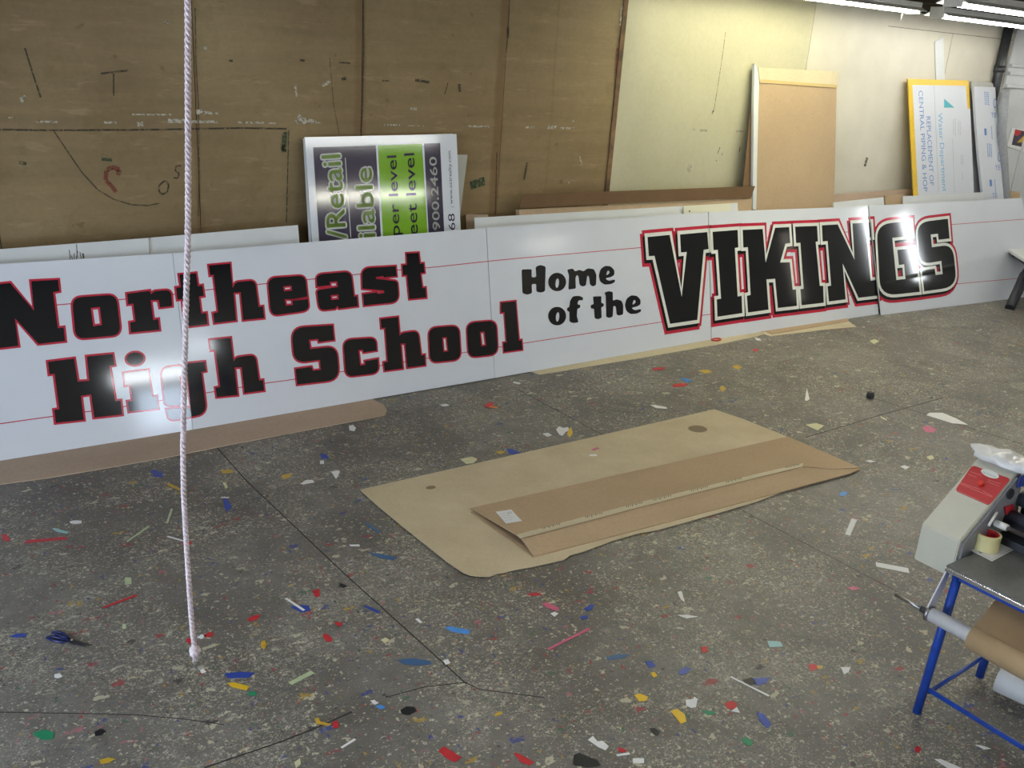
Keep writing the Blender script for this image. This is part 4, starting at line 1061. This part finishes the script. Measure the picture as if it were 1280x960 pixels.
sc('poly', 'v_red', [(29, 679), (36, 675), (60, 673), (80, 671), (86, 674), (60, 676.5), (33, 679)], 'long dark red tapered scrap left of the rope, largest red piece at left')
sc('strip', 'v_red', [(129, 760), (171, 744)], 'straight red strip on the floor right above the scissors', w=.018)
sc('poly', 'v_red', [(2, 668), (8, 668), (13, 674), (10, 677), (3, 675)], 'small red scrap touching the left picture edge')
sc('poly', 'paper', [(87, 652), (94, 650.5), (102, 651), (102, 654), (94, 655), (88, 654)], 'small white oval paper scrap above the long red scrap')
sc('poly', 'v_teal', [(65, 661), (68, 660), (85, 665), (84, 667), (72, 665)], 'pale curved strip just above the long dark red scrap')
sc('poly', 'v_lime', [(156, 722), (164, 722), (164.5, 730), (156, 731)], 'pale green square scrap above the red strip, left of the rope')
sc('poly', 'v_lime', [(153, 780), (157.5, 780), (157.5, 786), (153, 786)], 'tiny pale green square scrap right of the scissors')
sc('poly', 'v_blue', [(12, 796), (20, 792), (33, 792), (32, 796), (20, 797)], 'dark blue scrap left of the scissors')
sc('poly', 'v_blue', [(187, 590), (193, 587), (204, 592), (203, 597), (190, 595), (194, 592)], 'blue scrap just below the left cardboard strip')
sc('poly', 'v_yellow', [(207, 604), (214, 605), (226, 611), (224, 613), (212, 608)], 'yellow sliver crossing close left of the rope')
sc('strip', 'v_lime', [(159, 677), (186, 658)], 'thin long green sliver left of the rope', w=.012)
sc('strip', 'v_lime', [(209, 654), (215, 636)], 'thin short green sliver beside the rope', w=.012)
sc('strip', 'paper', [(209, 670.5), (232, 677)], 'white curved sliver passing behind the rope', w=.012)
sc('poly', 'v_red', [(227, 678), (238, 676), (240, 680), (230, 683)], 'red scrap right behind the rope at mid height')
sc('poly', 'v_blue', [(279, 623), (284, 624), (290, 634), (284, 640), (281, 636)], 'crooked blue scrap right of the rope below the cardboard strip')
sc('strip', 'paper', [(276, 622), (286, 622)], 'thin white sliver at the top of the crooked blue scrap', w=.012)
sc('poly', 'v_pale', [(278, 603), (282, 603), (285, 609), (282, 611)], 'small cream scrap above the crooked blue scrap')
sc('poly', 'v_yellow', [(276, 588), (290, 587), (291, 591), (278, 592)], 'yellow scrap under the left cardboard strip, right of the rope')
sc('poly', 'v_yellow', [(351, 595), (356, 593), (366, 592), (362, 597), (354, 599)], 'yellow crumb left of two white scraps near the cardboard')
sc('poly', 'paper', [(375, 605), (383, 600), (391, 600), (393, 603), (380, 605.5)], 'white wing-shaped paper scrap left of the torn cardboard')
sc('poly', 'paper', [(414, 590), (421, 588), (425, 589), (423, 594), (420, 599), (417, 594)], 'white torn paper scrap nearest the left corner of the torn cardboard')
sc('poly', 'v_blue', [(400, 568), (405, 567), (411, 571), (409, 574), (402, 573)], 'royal blue scrap midway between sign and torn cardboard')
sc('poly', 'paper', [(400, 576), (405, 576), (405, 580), (400, 580)], 'tiny white scrap directly below the royal blue scrap')
sc('poly', 'paper', [(436, 533), (441, 531), (445, 535), (443, 539), (437, 538)], 'white paper scrap close to the rounded end of the cardboard strip')
sc('poly', 'v_steel', [(460, 691), (474, 692), (497, 697), (492, 700), (475, 698)], 'slate blue leaf-shaped scrap left of the torn cardboard')
sc('poly', 'paper', [(436, 681), (449, 680.5), (450, 683), (439, 683)], 'white sliver left of the torn cardboard, above the slate blue scrap')
sc('poly', 'v_steel', [(455, 652), (460, 654), (476, 665), (474, 667), (462, 660)], 'faded blue sliver along the left edge of the torn cardboard')
sc('poly', 'v_red', [(390, 739), (399, 735.5), (400, 745), (395, 747)], 'red triangular scrap below and right of the rope, beside a blue scrap')
sc('poly', 'v_blue', [(363, 759), (372, 756), (386, 757), (388, 763), (378, 766)], 'deep blue scrap under a white sliver, right of the rope end')
sc('strip', 'paper', [(357, 748), (380, 763)], 'white sliver lying over the deep blue scrap', w=.014, z=.003)
sc('poly', 'v_red', [(403, 794), (408, 792), (416, 799), (413, 803), (407, 801)], 'bright red scrap below the blue scrap, right of the rope knot')
sc('poly', 'v_red', [(418, 779), (423, 777), (429, 780), (424, 783.5)], 'small red scrap between the triangular and bright red scraps')
sc('poly', 'v_red', [(309, 774), (316, 770), (326, 768), (322, 774), (312, 777)], 'red scrap right of the rope above its knot')
sc('poly', 'v_red', [(232, 800), (240, 796), (244, 802), (236, 805)], 'red scrap just left behind the rope knot')
sc('poly', 'v_red', [(254, 794), (262, 790), (268, 792), (264, 796), (256, 797)], 'red scrap just right of the rope knot')
sc('poly', 'paper', [(246, 797), (252, 793), (259, 795), (252, 799)], 'white scrap between the knot and the red scrap beside it')
sc('poly', 'v_blue', [(280, 842), (300, 840), (319, 841), (312, 847), (285, 848)], 'blue streak-like scrap above a yellow scrap below the rope')
sc('poly', 'yellow', [(284, 854), (292, 853), (312, 858), (308, 863), (290, 859)], 'yellow scrap below the blue streak, under the rope')
sc('poly', 'v_green', [(310, 865), (319, 864), (321, 869), (311, 870)], 'small green scrap right of the yellow scrap under the rope')
sc('strip', 'v_lime', [(363, 855), (391, 840)], 'straight pale green strip right of the blue streak', w=.026)
sc('poly', 'v_yellow', [(393, 898), (398, 897), (400, 902), (414, 905), (412, 907), (396, 905)], 'yellow hooked sliver beside a red dot near the bottom edge')
sc('poly', 'v_red', [(415, 903), (422, 901), (424, 909), (417, 911)], 'red dot scrap at the end of the yellow hooked sliver')
sc('strip', 'paper', [(427, 935), (444, 924)], 'thin white sliver near the bottom edge under the red dot', w=.012)
sc('poly', 'v_green', [(40, 917), (55, 912), (68, 916), (66, 924), (52, 925)], 'dark green patch of vinyl in the bottom left corner')
sc('poly', 'v_yellow', [(124, 950), (136, 947), (144, 949), (136, 954), (126, 955)], 'yellow scrap at the bottom left edge of the picture')
sc('poly', 'paper', [(122, 812+29), (128, 839), (141, 838), (140, 842), (126, 844)] if 0 else [(68, 843), (75, 842), (78, 846), (72, 848), (68, 847)], 'white scrap below the scissors')
sc('poly', 'v_steel', [(497, 825), (515, 823), (537, 826), (540, 830), (520, 832), (504, 830)], 'wide slate blue scrap below the torn cardboard at bottom centre')
sc('poly', 'v_bb', [(556, 785), (562, 783), (588, 788), (586, 793), (566, 790)], 'bright blue scrap below the torn corner of the cardboard')
sc('poly', 'v_bb', [(469, 883), (476, 881), (482, 884), (476, 887)], 'small bright blue scrap beside the crack in the floor')
sc('poly', 'paper', [(463, 876), (468, 875), (473, 879), (468, 881)], 'white scrap touching the small bright blue scrap')
sc('poly', 'v_red', [(548, 939), (555, 933), (577, 947), (569, 953), (560, 949)], 'red and white speckled scrap at the bottom edge, centre')
sc('poly', 'paper', [(554, 826), (560, 824), (563, 829), (557, 831)], 'small white square scrap right of the wide slate blue scrap')
sc('poly', 'v_yellow', [(617, 894), (625, 889), (628, 890), (626, 894), (619, 895)], 'yellow curl scrap below the crack at bottom centre')
sc('poly', 'paper', [(519, 774), (523, 773), (528, 778), (525, 779)], 'white chip left above the bright blue scrap')
sc('poly', 'v_red', [(642, 941), (648, 942), (668, 953), (662, 957), (650, 952)], 'crumpled red foil scrap at the bottom edge right of the speckled one')
sc('strip', 'v_pink', [(685, 812), (737, 786)], 'long pink sliver on the floor below the cardboard', w=.016)
sc('poly', 'v_pink', [(677, 754), (684, 753), (699, 760), (697, 764), (684, 760)], 'dull pink scrap above the long pink sliver')
sc('poly', 'v_red', [(659, 742), (674, 741), (678, 744), (664, 745)], 'thin red scrap just below the torn front edge of the cardboard')
sc('poly', 'paper', [(688, 767), (693, 765), (698, 767), (693, 771)], 'white chip under the dull pink scrap')
sc('poly', 'v_blue', [(730, 761), (739, 755), (743, 756), (740, 762), (733, 764)], 'blue scrap right of the dull pink scrap')
sc('poly', 'v_blue', [(725, 771), (734, 769), (735, 773), (727, 775)], 'lower small blue scrap below another blue scrap')
sc('poly', 'v_steel', [(757, 822), (772, 818), (788, 818), (780, 823), (760, 825)], 'slate streak scrap right of the pink sliver')
sc('poly', 'v_blue', [(806, 827), (815, 826), (820, 833), (812, 835)], 'blue patch scrap beside a yellow crumb, lower centre')
sc('poly', 'v_blue', [(848, 839), (856, 834), (864, 836), (858, 842), (850, 844)], 'blue scrap right of the blue patch scrap')
sc('poly', 'yellow', [(813, 841), (818, 840), (822, 845), (817, 847)], 'yellow crumb right beneath the blue patch scrap')
sc('poly', 'yellow', [(793, 869), (800, 867), (810, 871), (808, 876), (799, 877)], 'orange-yellow scrap at lower centre, left of the torn white paper')
sc('poly', 'yellow', [(838, 889), (846, 886), (856, 893), (858, 902), (851, 905), (845, 897)], 'largest orange-yellow torn scrap near the bottom right of centre')
sc('poly', 'paper', [(857, 875), (866, 874), (868, 871), (872, 874), (870, 884), (864, 885), (858, 882)], 'torn white paper square above the orange-yellow scrap')
sc('poly', 'paper', [(735, 925), (741, 920), (747, 927), (753, 926), (761, 933), (757, 938), (748, 934)], 'white torn paper scrap at the bottom, above the black piece')
sc('poly', 'v_black', [(717, 944), (724, 941), (735, 946), (747, 950), (751, 957), (735, 960), (716, 956)], 'black torn piece at the bottom edge below a white paper scrap')
sc('poly', 'v_black', [(812, 911), (818, 910), (825, 915), (822, 920), (817, 918)], 'small dark scrap below the orange-yellow scraps')
sc('poly', 'v_red', [(772, 934), (779, 936), (784, 938), (779, 941), (773, 939)], 'red scrap right of the white torn paper at the bottom')
sc('strip', 'paper', [(771, 944.5), (787, 942)], 'white short strip under the bottom red scrap', w=.012)
sc('poly', 'paper', [(791, 948), (805, 948), (805, 954), (791, 954)], 'white rectangular scrap at the bottom edge right of the black piece')
sc('poly', 'v_red', [(906, 879), (915, 876), (922, 880), (919, 886), (909, 886)], 'red scrap right of the torn white paper square')
sc('poly', 'paper', [(914, 889), (921, 884), (925, 891)], 'white triangular chip just below the red scrap at lower right')
sc('poly', 'v_red', [(876, 809), (884, 808), (885, 815), (878, 816)], 'red dot scrap in the pale flecks right of centre')
sc('poly', 'v_green', [(876, 888), (890, 889), (896, 892), (885, 894)], 'green sliver beside the red scrap at lower right')
sc('poly', 'v_green', [(926, 923), (935, 922), (942, 929), (936, 933), (929, 928)], 'green scrap at the bottom right of centre')
sc('strip', 'paper', [(913, 846), (961, 870)], 'long white sliver over the dark patch at lower right', w=.012, z=.003)
sc('poly', 'v_blue', [(946, 890), (955, 893), (964, 905), (960, 911), (950, 902)], 'blue scrap below the long white sliver')
sc('poly', 'v_blue', [(940, 848), (962, 847), (958, 854), (945, 857)], 'dark blue piece under the long white sliver')
sc('poly', 'v_black', [(928, 850), (940, 847), (946, 855), (935, 858)], 'black piece under the long white sliver')
sc('poly', 'v_red', [(1010, 831), (1020, 830), (1023, 836), (1014, 839)], 'bright red scrap with a yellow tail at lower right')
sc('poly', 'v_yellow', [(1021, 832), (1029, 833), (1027, 836), (1022, 836)], 'yellow tail next to the bright red scrap')
sc('poly', 'v_teal', [(959, 801), (975, 802), (979, 808), (962, 809)], 'pale teal scrap with white edge right of centre')
sc('poly', 'paper', [(1051, 834), (1063, 834), (1061, 840), (1055, 843)], 'white curled paper chip between the bright red scrap and table leg')
sc('poly', 'paper', [(847, 740), (852, 739), (856, 753), (851, 749)], 'white narrow triangular scrap below the folded cardboard')
sc('poly', 'paper', [(847, 769), (858, 768.5), (873, 771), (858, 773)], 'white pointed scrap below the narrow triangular one')
sc('strip', 'paper', [(1060, 669), (1068, 649)], 'white upright strip on the floor right of the folded cardboard', w=.034)
sc('strip', 'paper', [(1095, 706), (1136, 713.5)], 'thick white straight strip beside the laminator', w=.060)
sc('poly', 'paper', [(1158, 519), (1162, 516), (1178, 516), (1195, 523), (1210, 531), (1190, 529)], 'large white shark-fin paper scrap at right')
sc('poly', 'paper', [(1006, 500.5), (1008.5, 485), (1012, 499), (1009, 501)], 'white upright triangular scrap left of the black ball')
sc('poly', 'v_bb', [(1049, 617), (1054, 614), (1060, 616), (1056, 620), (1050, 620)], 'sky blue scrap right of the folded cardboard corner')
sc('poly', 'paper', [(1081, 576), (1088, 575.5), (1095, 577), (1088, 578)], 'white sliver near the right tip of the folded cardboard')
sc('poly', 'paper', [(1125, 583), (1131, 581.5), (1137, 584), (1132, 587)], 'white chip right of the folded cardboard tip')
sc('poly', 'v_pale', [(1158, 571), (1165, 569), (1168, 573), (1162, 575)], 'cream chip above the white one, left of the laminator')
sc('poly', 'v_pink', [(1152, 534), (1160, 532), (1171, 537), (1166, 541), (1157, 540)], 'pink patch of vinyl below the shark-fin scrap')
sc('poly', 'v_pale', [(1007, 531), (1020, 529), (1030, 532), (1022, 538)], 'beige patch above the right end of the folded cardboard')
sc('poly', 'v_pale', [(1100, 520), (1108, 524), (1109, 526), (1102, 523)], 'thin cream curl on the crack left of the shark-fin scrap')
sc('poly', 'paper', [(695, 537), (699, 533), (704, 535), (710, 534), (712, 538), (707, 540), (703, 545), (699, 543)], 'white crumpled paper above the torn cardboard beside a yellow scrap')
sc('poly', 'yellow', [(710, 538), (714, 534), (716, 541), (712, 547), (709, 543)], 'yellow scrap touching the white crumpled paper')
sc('poly', 'paper', [(678, 542), (685, 541), (690, 544), (684, 546)], 'small white scrap left of the white crumpled paper')
sc('poly', 'v_blue', [(634, 561), (641, 561.5), (651, 566), (641, 568), (635, 566)], 'blue scrap touching the back edge of the torn cardboard')
sc('poly', 'v_pale', [(575, 574), (590, 571), (597, 574), (592, 579), (583, 580)], 'cream torn patch behind the torn cardboard, left of the blue scrap')
sc('poly', 'v_yellow', [(620, 565), (627, 563), (631, 566), (625, 568)], 'yellow chip between cream patch and blue scrap')
sc('poly', 'v_red', [(604, 507), (611, 503), (616, 503), (618, 508), (611, 510)], 'red scrap below the sign with an orange strip on it')
sc('strip', 'orange', [(612, 508.5), (622, 510)], 'orange short strip beside the red scrap below the sign', w=.03, z=.003)
sc('poly', 'paper', [(642, 477), (651, 479), (649, 480.5), (641, 478.5)], 'white oblong chip just below the Home of the board')
sc('poly', 'paper', [(550, 506), (558, 505), (562, 507), (554, 508)], 'white chip below the middle of the sign')
sc('poly', 'paper', [(813, 506), (820, 506.5), (833, 509), (834, 511), (820, 510)], 'white ragged sliver behind the torn cardboard')
sc('poly', 'paper', [(644, 484) , (646, 484)] + [(647, 486)], 'tiny white speck at the crack below the sign') if 0 else None
sc('poly', 'v_red', [(815, 460), (832, 459), (830, 462), (817, 463)], 'dull red scrap below the V of the sign')
sc('poly', 'v_red', [(840, 481), (850, 479), (861, 480), (856, 483), (842, 484)], 'red scrap under a blue one, below the V of the sign')
sc('poly', 'v_bb', [(849, 473), (858, 473), (866, 476), (858, 478)], 'blue scrap above the red one, below the V of the sign')
sc('poly', 'v_yellow', [(872, 463), (884, 462), (891, 465), (882, 467)], 'yellow scrap below the thin tan strip')
sc('poly', 'v_yellow', [(914, 458), (922, 456), (928, 459), (922, 462)], 'right yellow scrap below the letters I and K')
sc('poly', 'v_yellow', [(899, 485), (904, 482), (908, 486), (903, 490)], 'lower yellow scrap behind the torn cardboard')
sc('poly', 'v_red', [(940, 437), (945, 435.5), (949, 438), (944, 440)], 'bright red scrap below the letter K of the sign')
sc('poly', 'paper', [(943, 422), (950, 423.5), (952, 426), (946, 425.5)], 'white chip in front of the creased cardboard strip')
sc('poly', 'v_pale', [(1087, 426), (1094, 424), (1099, 427), (1092, 430)], 'cream scrap below the seam between N and G')
sc('strip', 'paper', [(737, 569.5), (746, 569)], 'white label scrap lying on the torn cardboard', w=.03, z=.010)
sc('strip', 'v_pink', [(741, 563), (748, 560)], 'brownish pink chip lying on the torn cardboard', w=.03, z=.010)
sc('poly', 'paper', [(250, 838), (254, 836), (258, 840), (252, 842)] , 'white chip below the rope knot')
sc('poly', 'v_black', [(423, 729), (429, 730), (434, 733), (428, 735)], 'black twig-like chip beside the long floor joint')
sc('poly', 'v_blue', [(452, 757), (460, 758), (475, 764), (474, 767), (462, 762)], 'navy sliver crossing the long floor joint')
sc('poly', 'v_pale', [(476, 800), (482, 797), (487, 800), (481, 804)], 'pale yellow chip left of the long floor joint')
sc('poly', 'v_yellow', [(326, 803), (331, 800), (334, 806), (330, 812), (326, 809)], 'yellow patch right of the rope knot')
sc('poly', 'v_pink', [(1058, 735), (1066, 733), (1077, 736), (1068, 738)], 'faint pink patch left of the laminator roll')
sc('poly', 'v_red', [(1143, 936), (1147, 932), (1152, 936), (1149, 941), (1144, 940)], 'red round scrap below the front blue table leg')
sc('poly', 'paper', [(1248, 833), (1256, 833), (1270, 843), (1272, 847), (1258, 842)], 'white paper piece on the floor under the table')

sc('poly', 'paper', [(1168, 949), (1176, 949), (1204, 961), (1190, 964)], 'white strip cut by the bottom picture edge, below the front table leg')
sc('poly', 'paper', [(1219, 931), (1227, 932), (1239, 936), (1230, 937)], 'grey-white chip at the bottom right, under the table bar')
sc('poly', 'v_black', [(500, 888), (508, 883), (518, 884), (521, 889), (512, 894), (503, 893)], 'round black rubber disc left of the yellow curl scrap')
sc('poly', 'v_black', [(118, 915), (126, 911), (132, 914), (127, 919), (119, 920)], 'dark red-brown chip right of the dark green patch')
sc('poly', 'v_pale', [(368, 953), (375, 948), (376, 955), (370, 960)], 'cream chip at the bottom edge right of the crack')
# ------------------------------------------------------------------ other lamps, windows and light
fixture(6.0, 8.1, -.65, 'tube light over the open floor, to the right behind the camera', 'tube_hot', z=3.1)
fixture(1.4, 3.8, -.95, 'added fill tube light over the open floor, behind the camera', z=3.1)  # unseen lamp added for reflections and general light
fixture(1.0, 3.4, 3.0, 'added fill tube light over the floor in front of the sign', z=3.1)  # unseen lamp put in for overall brightness
fixture(4.2, 6.6, 2.4, 'added fill tube light over the torn cardboard', z=3.1)  # another unseen lamp added for general light
fixture(12.9, 14.3, -4.05, 'short tube light in the far corner behind the camera', z=3.1)
fixture(11.9, 14.2, 5.1, 'added fill tube light near the wall pipe, unseen past the right picture edge', z=3.1)  # unseen lamp added to brighten the door area
fixture(8.2, 10.6, 1.0, 'added fill tube light toward the right wall', z=3.1)  # unseen, added to help fill the room with light

def win(name, a, b, mat):
    """frame box a-b with a glowing pane set into it, on a wall"""
    a, b = V(a), V(b); bm = B(); box(bm, a, b); pane_ = link('pane', bm, mat)
    d = b-a; ax_ = 0 if d.x < .1 else 1
    bm = B(); e = .06
    o_ = 1-ax_  # long horizontal axis
    def bx(h0, h1, z0, z1):
        p, q = V(a), V(b); p[o_], q[o_] = h0, h1; p.z, q.z = z0, z1; p[ax_] -= .02; q[ax_] += .02; box(bm, p, q)
    bx(a[o_]-e, b[o_]+e, a.z-e, a.z); bx(a[o_]-e, b[o_]+e, b.z, b.z+e); bx(a[o_]-e, a[o_], a.z, b.z); bx(b[o_], b[o_]+e, a.z, b.z)
    f = struct(link(name, bm, 'fixture')); pane_.parent = f; return f
win('window_1', (3.35, YB+.01, 1.40), (4.85, YB+.04, 1.62), 'daylight_hot')
win('window_6', (5.3, YB+.01, 1.82), (5.75, YB+.04, 1.98), 'daylight_hot')
win('window_2', (3.7, YB+.01, .55), (4.6, YB+.04, 1.25), 'daylight')
win('window_3', (XL+.01, .2, .8), (XL+.04, 3.6, 2.4), 'daylight')
win('window_4', (XR-.04, 2.47, 1.0), (XR-.01, 2.66, 2.2), 'daylight_hot')
win('window_5', (XR-.04, .66, 1.0), (XR-.01, .82, 2.3), 'daylight_dim')
W = bpy.data.worlds.new('world'); S.world = W; W.use_nodes = True
W.node_tree.nodes['Background'].inputs[0].default_value = (.6, .7, .8, 1); W.node_tree.nodes['Background'].inputs[1].default_value = .3

vs_ = S.view_settings
S.display_settings.display_device = 'sRGB'
vs_.view_transform = 'Standard'; vs_.look = 'None'; vs_.gamma = 1; vs_.use_curve_mapping = False
vs_.exposure = -0.15
S.cycles.use_denoising = True
S.cycles.max_bounces = 8; S.cycles.diffuse_bounces = 4; S.cycles.glossy_bounces = 4
S.cycles.sample_clamp_indirect = 6
bpy.context.view_layer.update()
